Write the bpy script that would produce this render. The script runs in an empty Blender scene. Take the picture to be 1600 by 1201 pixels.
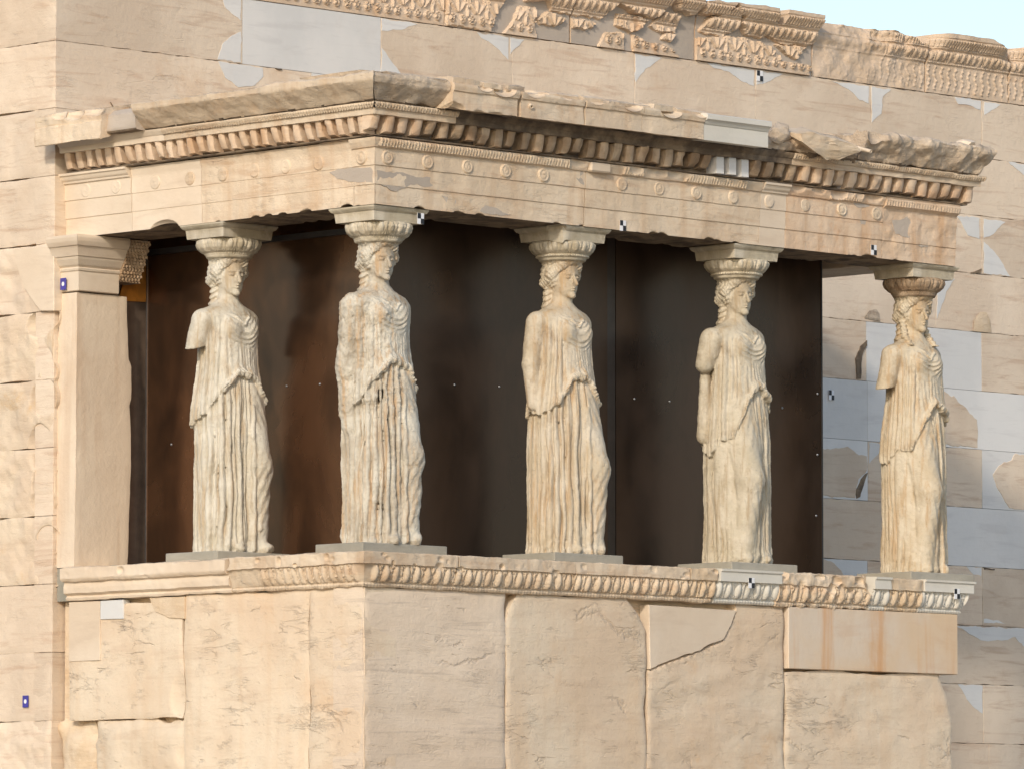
import bpy, math, random
import numpy as np
from mathutils import Vector

random.seed(7)
S = bpy.context.scene
COL = S.collection

# ------------------------------------------------------------------ camera
CAM = np.array([-28.623, -30.03, -1.998])
YAW, PITCH, FPX = 0.7855, 0.0809, 9599.2          # focal length in pixels of a 1600 px wide picture
cd = bpy.data.cameras.new("camera")
cam = bpy.data.objects.new("camera", cd)
COL.objects.link(cam)
cam.location = CAM.tolist()
cam.rotation_euler = (math.pi / 2 + PITCH, 0, -YAW)
cd.sensor_width = 36.0
cd.lens = FPX / 1600 * 36.0
cd.clip_start = 1.0
cd.clip_end = 2000.0
S.camera = cam

# ------------------------------------------------------------------ sky and sun
SUN_AZ = math.atan2(-0.58, -1.0)                  # direction towards the sun in the ground plane
SUN_EL = math.radians(24)
w = bpy.data.worlds.new("World")
S.world = w
w.use_nodes = True
wn = w.node_tree
bg = wn.nodes["Background"]
sky = wn.nodes.new("ShaderNodeTexSky")
sky.sky_type = 'NISHITA'
sky.sun_disc = False
sky.sun_elevation = SUN_EL
sky.sun_rotation = math.pi / 2 - SUN_AZ
sky.air_density = 1.0
sky.dust_density = 1.2
sky.ozone_density = 1.0
wn.links.new(sky.outputs[0], bg.inputs[0])
bg.inputs[1].default_value = 0.15
sd = bpy.data.lights.new("sun", 'SUN')
sd.energy = 1.8
sd.angle = math.radians(4)
sd.color = (1.0, 0.885, 0.74)
sun = bpy.data.objects.new("sun", sd)
COL.objects.link(sun)
sv = Vector((math.cos(SUN_AZ) * math.cos(SUN_EL), math.sin(SUN_AZ) * math.cos(SUN_EL), math.sin(SUN_EL)))
sun.rotation_euler = sv.to_track_quat('Z', 'Y').to_euler()
sun.location = (-20, -10, 20)
S.view_settings.view_transform = 'Standard'
S.view_settings.look = 'None'
S.view_settings.exposure = 0.32
S.view_settings.gamma = 1.0

# ------------------------------------------------------------------ picture point -> point on a real plane
_d = np.array([math.sin(YAW) * math.cos(PITCH), math.cos(YAW) * math.cos(PITCH), math.sin(PITCH)])
_r = np.array([math.cos(YAW), -math.sin(YAW), 0.0])
_u = np.cross(_r, _d)


def at(px, py, Y=None, X=None):
    v = _d + _r * (px - 800) / FPX - _u * (py - 600.5) / FPX
    t = (Y - CAM[1]) / v[1] if Y is not None else (X - CAM[0]) / v[0]
    return CAM + v * t


# ------------------------------------------------------------------ numpy noise
_rng = np.random.RandomState(5)
_perm = _rng.permutation(512)
_tab = _rng.rand(512).astype(np.float32) * 2 - 1


def vnoise(P):
    P = np.asarray(P, dtype=np.float32)
    i = np.floor(P).astype(np.int64)
    f = P - i
    f = f * f * (3 - 2 * f)
    r = 0
    for dx in (0, 1):
        for dy in (0, 1):
            for dz in (0, 1):
                h = _perm[(i[..., 0] + dx) & 511]
                h = _perm[(h + i[..., 1] + dy) & 511]
                h = _perm[(h + i[..., 2] + dz) & 511]
                wt = (f[..., 0] if dx else 1 - f[..., 0]) * (f[..., 1] if dy else 1 - f[..., 1]) * (f[..., 2] if dz else 1 - f[..., 2])
                r = r + wt * _tab[h]
    return r


def fbm(P, sc, octv=4, gain=.5):
    P = np.asarray(P, dtype=np.float32) * np.asarray(sc, dtype=np.float32)
    r = 0
    a = 1.0
    for k in range(octv):
        r = r + a * vnoise(P + 17.3 * k)
        P = P * 2.03
        a *= gain
    return r


def sst(a, b, x):
    t = np.clip((x - a) / (b - a), 0, 1)
    return t * t * (3 - 2 * t)


# ------------------------------------------------------------------ objects
def thing(name, label, cat, loc=(0, 0, 0), group=None):
    o = bpy.data.objects.new(name, None)
    COL.objects.link(o)
    o.location = loc
    o.empty_display_size = .2
    o['label'] = label
    o['category'] = cat
    if group:
        o['group'] = group
    return o


def tag(o, label=None, cat=None, group=None, kind=None):
    for k, v in (('label', label), ('category', cat), ('group', group), ('kind', kind)):
        if v:
            o[k] = v
    return o


def wloc(o):
    p = np.zeros(3)
    while o is not None:
        p = p + np.array(o.location)
        o = o.parent
    return p


def mesh_obj(name, V, F, mat, parent=None, loc=None, smooth=True, mi=None, label=None, extra=()):
    """V: world coordinates, F: (n,4) or (n,3) array or list of index lists"""
    V = np.asarray(V, dtype=np.float64).reshape(-1, 3)
    base = wloc(parent) if parent is not None else np.zeros(3)
    if loc is not None:
        base = base + (np.array(loc) - base)
    Vl = (V - base).astype(np.float32)
    me = bpy.data.meshes.new(name)
    if isinstance(F, np.ndarray):
        n = F.shape[1]
        me.vertices.add(len(Vl))
        me.vertices.foreach_set('co', Vl.ravel())
        li = F.astype(np.int32).ravel()
        lt = np.full(len(F), n, dtype=np.int32)
        for e in extra:
            li = np.concatenate([li, np.array(e, dtype=np.int32)])
            lt = np.append(lt, np.int32(len(e)))
        me.loops.add(len(li))
        me.loops.foreach_set('vertex_index', li)
        me.polygons.add(len(lt))
        me.polygons.foreach_set('loop_start', np.concatenate([[0], np.cumsum(lt)[:-1]]).astype(np.int32))
        me.polygons.foreach_set('loop_total', lt)
        if mi is not None:
            mi = np.concatenate([mi, np.zeros(len(extra), int)])
        if mi is not None:
            me.polygons.foreach_set('material_index', mi.astype(np.int32))
        me.update(calc_edges=True)
    else:
        me.from_pydata([tuple(map(float, v)) for v in Vl], [], F)
        if mi is not None:
            me.polygons.foreach_set('material_index', np.asarray(mi, dtype=np.int32))
        me.update()
    me.validate()
    if smooth:
        me.polygons.foreach_set('use_smooth', np.ones(len(me.polygons), dtype=bool))
    for m in (mat if isinstance(mat, (list, tuple)) else [mat]):
        me.materials.append(m)
    o = bpy.data.objects.new(name, me)
    COL.objects.link(o)
    if parent is not None:
        o.parent = parent
    if loc is not None:
        o.location = tuple(np.array(loc) - (wloc(parent) if parent is not None else 0))
    if label:
        o['label'] = label
    return o


def sharp(o, deg=35):
    me = o.data
    me.set_sharp_from_angle(angle=math.radians(deg))
    return o


class MB:
    def __init__(s):
        s.V = []
        s.F = []

    def box(s, a, b):
        (x0, y0, z0), (x1, y1, z1) = a, b
        n = len(s.V)
        s.V += [(x0, y0, z0), (x1, y0, z0), (x1, y1, z0), (x0, y1, z0), (x0, y0, z1), (x1, y0, z1), (x1, y1, z1), (x0, y1, z1)]
        s.F += [[n, n + 3, n + 2, n + 1], [n + 4, n + 5, n + 6, n + 7], [n, n + 1, n + 5, n + 4], [n + 1, n + 2, n + 6, n + 5], [n + 2, n + 3, n + 7, n + 6], [n + 3, n, n + 4, n + 7]]
        return s

    def build(s, name, mat, parent=None, bevel=0, loc=None, smooth=False, label=None):
        o = mesh_obj(name, s.V, s.F, mat, parent, loc, smooth, label=label)
        if bevel:
            m = o.modifiers.new('bevel', 'BEVEL')
            m.width = bevel
            m.segments = 2
            m.limit_method = 'ANGLE'
        return o


def grid_faces(n, m, flip=False):
    i = np.arange(n - 1)[:, None] * m + np.arange(m - 1)[None, :]
    q = np.stack([i, i + m, i + m + 1, i + 1], -1).reshape(-1, 4)
    return q[:, ::-1] if flip else q


# frames: 'F' front face (plane Y = y0, u = X, outwards -Y), 'W' west face (plane X = x0, u = Y, outwards -X)
def place(fr, u, d, z, off=0.0):
    if fr == 'F':
        return np.stack([u, off - d, z], -1)
    return np.stack([off - d, u, z], -1)


def carve(P, bites):
    for (c, r) in bites:
        v = P - np.asarray(c)
        if isinstance(r, (tuple, list)):
            rr = np.asarray(r)
        else:
            rr = np.array([r, r, r])
        q = v / rr
        L = np.sqrt((q ** 2).sum(-1))
        k = (L < 1) & (L > 1e-6)
        P[k] = np.asarray(c) + v[k] / L[k][:, None]
    return P


def sweep(name, fr, u0, u1, prof, mat, parent, off=0.0, m0=0, m1=0, step=.02, pstep=.012, disp=None, rough=.0,
          rsc=9, bites=(), miter_base=0.0, closed=True, backd=-.25, smooth=True, label=None, endn=.0, sharpen=40, mifn=None, soffit_shade=False):
    """prof: list of (d, z). d outwards. Grid swept along u with displaced profile; end caps and back closed."""
    pr = np.array(prof, dtype=float)
    seg = np.sqrt((np.diff(pr, axis=0) ** 2).sum(1))
    pts = [pr[0]]
    T = [0.0]
    acc = 0
    for k in range(len(seg)):
        n = max(1, int(math.ceil(seg[k] / pstep)))
        for j in range(1, n + 1):
            pts.append(pr[k] + (pr[k + 1] - pr[k]) * j / n)
            T.append(acc + seg[k] * j / n)
        acc += seg[k]
    pts = np.array(pts)
    nP = len(pts)
    nU = max(2, int((u1 - u0) / step) + 1)
    s = np.linspace(0, 1, nU)[:, None]
    d = np.repeat(pts[None, :, 0], nU, 0)
    z = np.repeat(pts[None, :, 1], nU, 0)
    U0 = u0 - m0 * (d - miter_base)
    U1 = u1 + m1 * (d - miter_base)
    u = U0 + (U1 - U0) * s
    nz = np.gradient(pts[:, 0])
    nd = -np.gradient(pts[:, 1])
    ln = np.sqrt(nz ** 2 + nd ** 2) + 1e-9
    nd, nz = -nd / ln, -nz / ln      # outward normal (profile runs from bottom to top)
    if disp is not None:
        e = disp(u, d, z)
        d = d + e * nd[None, :]
        z = z + e * nz[None, :]
    P = place(fr, u, d, z, off)
    if rough:
        nn = fbm(P, rsc, 4) * rough
        d = d + nn * nd[None, :]
        z = z + nn * nz[None, :]
        if endn:
            e0 = np.abs(s - 0) * (u1 - u0)
            e1 = (1 - s) * (u1 - u0)
            nn2 = fbm(P, 6, 3)
            u = u + np.exp(-e0 / .05) * nn2 * endn * (0 if m0 else 1) - np.exp(-e1 / .05) * nn2 * endn * (0 if m1 else 1)
        P = place(fr, u, d, z, off)
    Pf = P.reshape(-1, 3)
    if len(bites):
        Pf = carve(Pf, bites)
    F = grid_faces(nU, nP, flip=(fr == 'F'))
    mi = None
    if mifn is not None:
        cen = np.stack([u.ravel(), d.ravel(), z.ravel()], -1)[F].mean(1)
        mi = mifn(cen[:, 0], cen[:, 1], cen[:, 2])
    # back and caps as ring fans: duplicate at depth backd
    Pg = Pf.reshape(nU, nP, 3)
    back = Pg.copy()
    ax = 1 if fr == 'F' else 0
    back[..., ax] = off - backd
    nV = len(Pf)
    bi = []
    edges = []
    top = [(i * nP + nP - 1) for i in range(nU)]
    bot = [(i * nP) for i in range(nU)]
    V = [Pf]
    idx = nV
    Fx = []

    def strip(ring, flip):
        nonlocal idx
        R = Pf[ring].copy()
        V.append(R)
        B = R.copy()
        B[:, ax] = off - backd
        V.append(B)
        n = len(ring)
        a = np.arange(n - 1)
        q = np.stack([idx + a, idx + a + 1, idx + n + a + 1, idx + n + a], -1)
        Fx.append(q[:, ::-1] if flip else q)
        idx += 2 * n
    f = (fr == 'F')
    strip(top, not f)
    strip(bot, f)
    extra = []
    for ring, fl, mm in ((list(range(nP)), f, m0), (list(range((nU - 1) * nP, nU * nP)), not f, m1)):
        if mm:
            continue
        R_ = Pf[ring].copy()
        B_2 = R_[[-1, 0]].copy()
        B_2[:, ax] = off - backd
        V.append(np.concatenate([R_, B_2]))
        e = list(range(idx, idx + nP + 2))
        idx += nP + 2
        extra.append(e if fl else e[::-1])
    V = np.concatenate(V)
    FF = np.concatenate([F] + Fx)
    if soffit_shade:  # shade under the block painted as a darker material on its bottom strip
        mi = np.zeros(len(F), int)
        mat = [mat, M['crust_shade']]
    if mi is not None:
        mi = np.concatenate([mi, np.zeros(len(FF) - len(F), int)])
        if soffit_shade:
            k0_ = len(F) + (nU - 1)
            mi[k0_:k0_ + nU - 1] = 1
    o = mesh_obj(name, V, FF, mat, parent, smooth=smooth, mi=mi, label=label, extra=extra)
    if sharpen:
        sharp(o, sharpen)
    return o


def interp_poly(pl, t):
    pl = np.array(pl, float)
    return np.interp(t, pl[:, 1][::1], pl[:, 0])


def slab(name, fr, L, R, z0, z1, mat, parent, off=0.0, proud=0.0, rough=.006, rsc=4.0, step=.03, rim=.02, rimw=.05, jit=.01,
         backd=-.3, bites=(), disp=None, topfn=None, label=None, vsc=None):
    """stone slab. L,R: polylines [(u,z)...] sorted by increasing z (left/right outline). rim: how much edges fall back."""
    H = z1 - z0
    nz_ = max(3, int(H / step) + 1)
    zz = np.linspace(z0, z1, nz_)
    l = interp_poly(L, zz)
    r = interp_poly(R, zz)
    Wd = (r - l).mean()
    nu = max(3, int(Wd / step) + 1)
    s = np.linspace(0, 1, nu)[:, None]
    # denser sampling near the rim
    u = l[None, :] + (r - l)[None, :] * s
    z = np.repeat(zz[None, :], nu, 0)
    if topfn is not None:
        z = z0 + (topfn(u) - z0) * (z - z0) / H
    P = place(fr, u, np.zeros_like(u), z, off)
    jn = fbm(P, 5, 4)
    eu = np.minimum(u - l[None, :], r[None, :] - u)
    ez = np.minimum(z - z0, z1 - z)
    e = np.minimum(eu, ez)
    je = np.exp(-e / .04) * jn * jit
    uc = (l + r)[None, :] / 2
    u = u + np.where(eu < ez, je * np.sign(uc - u), 0)
    z = z + np.where(ez <= eu, je * np.sign((z0 + z1) / 2 - z), 0)
    sc = np.array([rsc, rsc, rsc] if vsc is None else vsc, dtype=float)
    d = proud + fbm(P, sc, 5, .55) * rough - rim * np.exp(-e / rimw)
    if disp is not None:
        d = d + disp(u, z)
    P = place(fr, u, d, z, off).reshape(-1, 3)
    if len(bites):
        P = carve(P, bites)
    F = grid_faces(nu, nz_, flip=(fr == 'F'))
    ax = 1 if fr == 'F' else 0
    V = [P]
    Fx = [F]
    idx = len(P)
    rings = [list(range(nz_)), [(nu - 1) * nz_ + j for j in range(nz_)], [i * nz_ for i in range(nu)], [i * nz_ + nz_ - 1 for i in range(nu)]]
    fl = [1, 0, 0, 1]
    for rg, f_ in zip(rings, fl):
        R_ = P[rg].copy()
        B = R_.copy()
        B[:, ax] = off - backd
        n = len(rg)
        a = np.arange(n - 1)
        q = np.stack([idx + a, idx + a + 1, idx + n + a + 1, idx + n + a], -1)
        if bool(f_) != (fr == 'F'):
            q = q[:, ::-1]
        V += [R_, B]
        Fx.append(q)
        idx += 2 * n
    o = mesh_obj(name, np.concatenate(V), np.concatenate(Fx), mat, parent, label=label)
    sharp(o, 50)
    return o


def ragged(pts, amp, n=6, seed=0):
    """subdivide a closed 2D polygon and shake it. amp may be per edge"""
    rg = random.Random(seed)
    out = []
    N = len(pts)
    for i in range(N):
        a = np.array(pts[i], float)
        b = np.array(pts[(i + 1) % N], float)
        A = amp[i] if isinstance(amp, (list, tuple)) else amp
        out.append(a)
        if A <= 0:
            continue
        L = np.linalg.norm(b - a)
        k = max(2, int(L / .03))
        nrm = np.array([-(b - a)[1], (b - a)[0]]) / (L + 1e-9)
        ph = rg.random() * 10
        for j in range(1, k):
            t = j / k
            env = min(1, 4 * t, 4 * (1 - t))
            out.append(a + (b - a) * t + nrm * A * env * (math.sin(t * L * 21 + ph) * .6 + rg.uniform(-.6, .6)))
    return out


def plate(name, fr, poly, mat, parent, off=0.0, proud=.004, thick=.05, bevel=0.0015, label=None):
    """flat-faced stone of a given outline (u,z), standing 'proud' of plane off"""
    n = len(poly)
    A = 0
    for i in range(n):
        x0, y0 = poly[i]
        x1, y1 = poly[(i + 1) % n]
        A += x0 * y1 - x1 * y0
    if A < 0:
        poly = poly[::-1]
    u = np.array([p[0] for p in poly], float)
    z = np.array([p[1] for p in poly], float)
    f = place(fr, u, np.full(n, proud), z, off)
    b = place(fr, u, np.full(n, proud - thick), z, off)
    V = np.concatenate([f, b])
    ccw = (fr == 'F')
    F = [list(range(n)) if ccw else list(range(n))[::-1]]
    for i in range(n):
        j = (i + 1) % n
        q = [i, n + i, n + j, j]
        F.append(q if ccw else q[::-1])
    o = mesh_obj(name, V, F, mat, parent, smooth=False, label=label)
    if bevel:
        m = o.modifiers.new('bevel', 'BEVEL')
        m.width = bevel
        m.segments = 1
        m.limit_method = 'ANGLE'
        m.angle_limit = math.radians(60)
    return o


# ------------------------------------------------------------------ materials
class NT:
    def __init__(s, name):
        s.m = bpy.data.materials.new(name)
        s.m.use_nodes = True
        s.t = s.m.node_tree
        s.b = s.t.nodes['Principled BSDF']
        s.tc = s.t.nodes.new('ShaderNodeTexCoord')

    def link(s, a, b):
        s.t.links.new(a, b)

    def mapping(s, scale, loc=(0, 0, 0), rot=(0, 0, 0)):
        n = s.t.nodes.new('ShaderNodeMapping')
        n.inputs['Scale'].default_value = scale
        n.inputs['Location'].default_value = loc
        n.inputs['Rotation'].default_value = rot
        s.link(s.tc.outputs['Object'], n.inputs[0])
        return n.outputs[0]

    def noise(s, vec, scale, detail=4, rough=.55, dist=0):
        n = s.t.nodes.new('ShaderNodeTexNoise')
        n.inputs['Scale'].default_value = scale
        n.inputs['Detail'].default_value = detail
        n.inputs['Roughness'].default_value = rough
        n.inputs['Distortion'].default_value = dist
        if vec is not None:
            s.link(vec, n.inputs['Vector'])
        else:
            s.link(s.tc.outputs['Object'], n.inputs['Vector'])
        return n.outputs[0]

    def voro(s, vec, scale, feat='DISTANCE_TO_EDGE'):
        n = s.t.nodes.new('ShaderNodeTexVoronoi')
        n.feature = feat
        n.inputs['Scale'].default_value = scale
        s.link(vec, n.inputs['Vector'])
        return n.outputs[0]

    def ramp(s, v, a, b, lo=0.0, hi=1.0):
        n = s.t.nodes.new('ShaderNodeMapRange')
        n.interpolation_type = 'SMOOTHSTEP'
        n.inputs[1].default_value = a
        n.inputs[2].default_value = b
        n.inputs[3].default_value = lo
        n.inputs[4].default_value = hi
        s.link(v, n.inputs[0])
        return n.outputs[0]

    def mix(s, f, a, b):
        n = s.t.nodes.new('ShaderNodeMix')
        n.data_type = 'RGBA'
        if isinstance(f, float):
            n.inputs[0].default_value = f
        else:
            s.link(f, n.inputs[0])
        for k, v in ((6, a), (7, b)):
            if isinstance(v, tuple):
                n.inputs[k].default_value = (*v, 1)
            else:
                s.link(v, n.inputs[k])
        return n.outputs[2]

    def math(s, op, a, b=0.0):
        n = s.t.nodes.new('ShaderNodeMath')
        n.operation = op
        for k, v in ((0, a), (1, b)):
            if isinstance(v, (int, float)):
                n.inputs[k].default_value = v
            else:
                s.link(v, n.inputs[k])
        return n.outputs[0]

    def bump(s, h, dist, strength=1.0, prev=None):
        n = s.t.nodes.new('ShaderNodeBump')
        n.inputs['Strength'].default_value = strength
        n.inputs['Distance'].default_value = dist
        s.link(h, n.inputs['Height'])
        if prev is not None:
            s.link(prev, n.inputs['Normal'])
        return n.outputs[0]

    def vadd(s, a, b, k):
        n = s.t.nodes.new('ShaderNodeVectorMath')
        n.operation = 'MULTIPLY_ADD'
        s.link(b, n.inputs[0])
        n.inputs[1].default_value = (k, k, k)
        s.link(a, n.inputs[2])
        return n.outputs[0]


def stone(name, c1, c2, vein=(.45, .3, .2), veinamt=.5, stain=(.3, .2, .12), stainamt=.3, streak=None, streakamt=0.0,
          rough=.75, bumpd=.004, crack=0.0, vary=.12, veinz=7.0, speck=.4, bsc=18, pit=0.0, blotch=1.1, skx=5.5, ridge=0.0):
    n = NT(name)
    oi = n.t.nodes.new('ShaderNodeObjectInfo')
    rnd = oi.outputs['Random']
    wv = n.mapping((.9, .9, veinz))
    base = n.mix(n.ramp(n.noise(None, blotch, 5, .6), .36, .64), c1, c2)
    v = n.noise(wv, 1.6, 7, .62, .6)
    base = n.mix(n.math('MULTIPLY', n.ramp(v, .52, .68), veinamt), base, vein)
    v2 = n.noise(wv, 5.2, 6, .6, .3)
    base = n.mix(n.math('MULTIPLY', n.ramp(v2, .56, .72), veinamt * .55), base, vein)
    st = n.noise(n.mapping((1.3, 1.3, 1.0), (3, 1, 4)), 1.7, 8, .7, .4)
    base = n.mix(n.math('MULTIPLY', n.ramp(st, .56, .72), stainamt), base, stain)
    if streak is not None:
        sk = n.noise(n.mapping((skx, skx, .45 * skx / 5.5), (1, 2, 0)), 1.3, 6, .6, .2)
        base = n.mix(n.math('MULTIPLY', n.ramp(sk, .47, .68), streakamt), base, streak)
    sp = n.noise(None, 55, 4, .7)
    base = n.mix(n.math('MULTIPLY', n.ramp(sp, .60, .74), speck), base, tuple(k * .55 for k in c2))
    # every block a little lighter or darker
    hs = n.t.nodes.new('ShaderNodeHueSaturation')
    n.link(base, hs.inputs['Color'])
    n.link(n.math('ADD', n.math('MULTIPLY', rnd, vary), 1 - vary / 2), hs.inputs['Value'])
    base = hs.outputs[0]
    h = n.noise(None, bsc, 10, .68)
    nrm = n.bump(h, bumpd * 2.2, .9)
    nrm = n.bump(n.noise(None, 4.5, 5, .6), bumpd * 5, .6, nrm)
    nrm = n.bump(v2, bumpd * 1.5, .7, nrm)
    if ridge:
        for sc_, k_ in (((1.6, 1.6, 6.5), 1.0), ((4.5, 4.5, 15.0), .45)):
            rn = n.noise(n.mapping(sc_, (4, 7, 1)), 1.5, 7, .62, .9)
            rg_ = n.ramp(n.math('ABSOLUTE', n.math('SUBTRACT', rn, .5)), 0.0, .045, 0, 1)
            gt = n.ramp(n.noise(n.mapping((1, 1, 1.3), (2, 8, 3)), 2.2 * sc_[0] / 1.6, 4, .6), .50, .66)
            rg_ = n.math('SUBTRACT', 1.0, n.math('MULTIPLY', n.math('SUBTRACT', 1.0, rg_), gt))
            nrm = n.bump(rg_, ridge * k_, 1.0, nrm)
    if pit:
        pv = n.noise(None, 70, 3, .6)
        nrm = n.bump(n.ramp(pv, .30, .42), pit, 1.0, nrm)
    if crack:
        nv = n.t.nodes.new('ShaderNodeTexNoise')
        nv.inputs['Scale'].default_value = 2.2
        nv.inputs['Detail'].default_value = 8
        nv.inputs['Roughness'].default_value = .65
        n.link(n.tc.outputs['Object'], nv.inputs['Vector'])
        cv = n.vadd(n.mapping((.55, .55, 1.5), (.3, .7, .2)), nv.outputs['Color'], .42)
        ce = n.voro(cv, 1.15)
        line = n.ramp(ce, .0, .007, 1, 0)
        gate = n.ramp(n.noise(n.mapping((1, 1, 1), (5, 5, 5)), 1.4, 3, .5), .56, .63)
        line = n.math('MULTIPLY', line, gate)
        cv2 = n.vadd(n.mapping((1.2, 1.2, 7.5), (2.3, 4.7, .2)), nv.outputs['Color'], .8)
        ce2 = n.voro(cv2, 1.3)
        gate2 = n.ramp(n.noise(n.mapping((1, 1, 2.4), (9, 2, 5)), 2.6, 5, .6), .60, .68)
        line2 = n.math('MULTIPLY', n.ramp(ce2, .0, .020, 1, 0), gate2)
        allc = n.math('MAXIMUM', line, line2)
        base = n.mix(n.math('MULTIPLY', allc, min(1.0, crack) * .42), base, (.20, .13, .08))
        inv = n.math('SUBTRACT', 1.0, n.math('MAXIMUM', n.math('MULTIPLY', n.ramp(ce, .0, .03, 1, 0), gate), n.math('MULTIPLY', n.ramp(ce2, 0, .05, 1, 0), gate2)))
        nrm = n.bump(inv, .006, .9, nrm)
    n.link(base, n.b.inputs['Base Color'])
    n.link(nrm, n.b.inputs['Normal'])
    n.b.inputs['Roughness'].default_value = rough
    n.b.inputs['Specular IOR Level'].default_value = .35
    return n.m


M = {}
M['old'] = stone('aged_marble', (.63, .51, .39), (.72, .60, .47), (.53, .38, .27), .7, (.56, .37, .22), .35, None, 0, .72, .0018, vary=.16, veinz=9, ridge=.0014)
M['new'] = stone('new_marble', (.64, .635, .62), (.72, .705, .68), (.50, .48, .47), .3, (.55, .48, .42), .15, None, 0, .6, .0008, vary=.12, speck=.05)
M['creamnew'] = stone('new_cream_marble', (.62, .59, .52), (.68, .65, .58), (.55, .50, .43), .25, (.55, .47, .36), .2, None, 0, .6, .0008, vary=.06, speck=.05)
M['grey'] = stone('grey_mortar', (.42, .36, .30), (.50, .43, .36), (.40, .34, .29), .2, (.36, .30, .25), .2, None, 0, .85, .002, vary=.05, speck=.1)
M['pod'] = stone('podium_marble', (.65, .51, .37), (.71, .60, .46), (.56, .42, .30), .4, (.62, .40, .22), .45, (.62, .45, .29), .3, .75, .0022, crack=.8, vary=.1, veinz=8, bsc=34, speck=.5, ridge=.0035)
M['podgrey'] = stone('podium_grey_marble', (.66, .535, .41), (.73, .61, .48), (.44, .36, .29), .5, (.52, .40, .29), .3, None, 0, .75, .0025, crack=.6, vary=.06, veinz=12, bsc=34, ridge=.0022)
M['orange'] = stone('rust_streaked_marble', (.66, .56, .45), (.66, .50, .34), (.56, .36, .22), .3, (.60, .40, .23), .5, (.60, .32, .14), .8, .6, .0012, vary=.05, veinz=3, speck=.05, skx=3.2)
M['smooth'] = stone('honed_cream_marble', (.66, .54, .41), (.73, .62, .49), (.54, .42, .31), .35, (.56, .42, .29), .2, None, 0, .65, .0010, vary=.12, veinz=5, speck=.1)
M['ent'] = stone('entablature_marble', (.60, .48, .35), (.69, .57, .43), (.50, .34, .22), .55, (.46, .30, .17), .6, (.52, .35, .21), .45, .75, .0026, vary=.12, blotch=2, ridge=.0022)
M['entorange'] = stone('stained_entablature_marble', (.62, .46, .32), (.68, .53, .39), (.52, .32, .19), .5, (.54, .29, .14), .8, (.50, .30, .16), .6, .75, .003, vary=.1, blotch=3)
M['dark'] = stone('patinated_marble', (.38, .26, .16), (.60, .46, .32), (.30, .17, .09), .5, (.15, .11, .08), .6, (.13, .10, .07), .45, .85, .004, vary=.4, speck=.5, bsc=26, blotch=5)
M['crust_shade'] = stone('black_crust_shade_marble', (.12, .09, .065), (.28, .21, .14), (.10, .07, .05), .5, (.06, .05, .04), .6, None, 0, .9, .005, vary=.3, speck=.5, bsc=26, blotch=6)  # black crust, also used as painted shade on soffits and in recesses
M['rock'] = stone('broken_marble', (.44, .35, .26), (.60, .49, .37), (.30, .22, .16), .6, (.19, .15, .11), .7, None, 0, .85, .009, vary=.25, bsc=16, blotch=4)
M['statue'] = stone('statue_marble', (.50, .44, .34), (.60, .55, .45), (.50, .38, .24), .4, (.40, .29, .17), .75, (.47, .34, .20), .7, .72, .0020, vary=.06, skx=16, veinz=1.2, bsc=30, blotch=4, pit=.0012)
M['statue_eroded'] = stone('eroded_statue_marble', (.46, .40, .31), (.58, .53, .44), (.42, .32, .2), .35, (.36, .28, .17), .65, (.42, .31, .19), .7, .8, .0035, vary=.06, veinz=1.2, bsc=34, blotch=6, pit=.003, skx=16)
M['cap'] = stone('capital_marble', (.48, .42, .31), (.60, .54, .43), (.38, .30, .2), .45, (.24, .19, .12), .65, (.30, .24, .16), .4, .78, .003, vary=.15, bsc=26, blotch=6)
M['plinth'] = stone('plinth_stone', (.27, .255, .21), (.36, .335, .28), (.25, .22, .17), .3, (.40, .33, .24), .35, None, 0, .8, .002, vary=.12)
M['ochre'] = stone('ochre_marble', (.60, .46, .31), (.66, .54, .40), (.50, .35, .22), .4, (.46, .30, .17), .5, None, 0, .8, .004, vary=.1, bsc=20, blotch=4)
M['ochrewall'] = stone('broken_ochre_marble', (.64, .51, .38), (.69, .57, .43), (.52, .38, .26), .35, (.60, .39, .19), .75, None, 0, .8, .0035, vary=.08, blotch=2.5, bsc=20)
M['ground'] = stone('rocky_ground', (.28, .24, .19), (.36, .31, .25), (.22, .18, .13), .3, (.24, .2, .15), .4, None, 0, .9, .01, vary=.02)


def plain(name, c, rough=.6, metal=0.0, var=.15, sc=12, bumpd=.0006):
    n = NT(name)
    f = n.noise(None, sc, 4)
    n.link(n.mix(n.ramp(f, .3, .7), tuple(k * (1 - var) for k in c), tuple(min(1, k * (1 + var)) for k in c)), n.b.inputs['Base Color'])
    n.b.inputs['Roughness'].default_value = rough
    n.b.inputs['Metallic'].default_value = metal
    n.link(n.bump(f, bumpd), n.b.inputs['Normal'])
    return n.m


M['black'] = plain('black_print', (.015, .015, .018), .5)
M['white'] = plain('white_print', (.80, .80, .82), .5, var=.03)
M['purple'] = plain('blue_print', (.06, .05, .30), .5)
M['steel'] = plain('steel', (.35, .36, .38), .35, .9)
M['frame'] = plain('dark_frame', (.03, .03, .032), .4)
M['pipe'] = plain('cream_pipe', (.72, .60, .46), .5)


def panel_mat(name, ca, cb, rough):
    n = NT(name)
    br = n.noise(n.mapping((9, 9, .4)), 1.2, 4, .5)
    bl = n.noise(n.mapping((1.5, 1.5, .8)), 1.1, 4, .6, .4)
    c = n.mix(n.ramp(bl, .35, .65), ca, cb)
    c = n.mix(n.math('MULTIPLY', n.ramp(br, .35, .8), .05), c, tuple(k * 1.8 for k in cb))
    n.link(c, n.b.inputs['Base Color'])
    n.link(n.ramp(bl, .3, .7, rough * .8, rough * 1.25), n.b.inputs['Roughness'])
    n.b.inputs['Metallic'].default_value = .75
    return n.m


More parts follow.
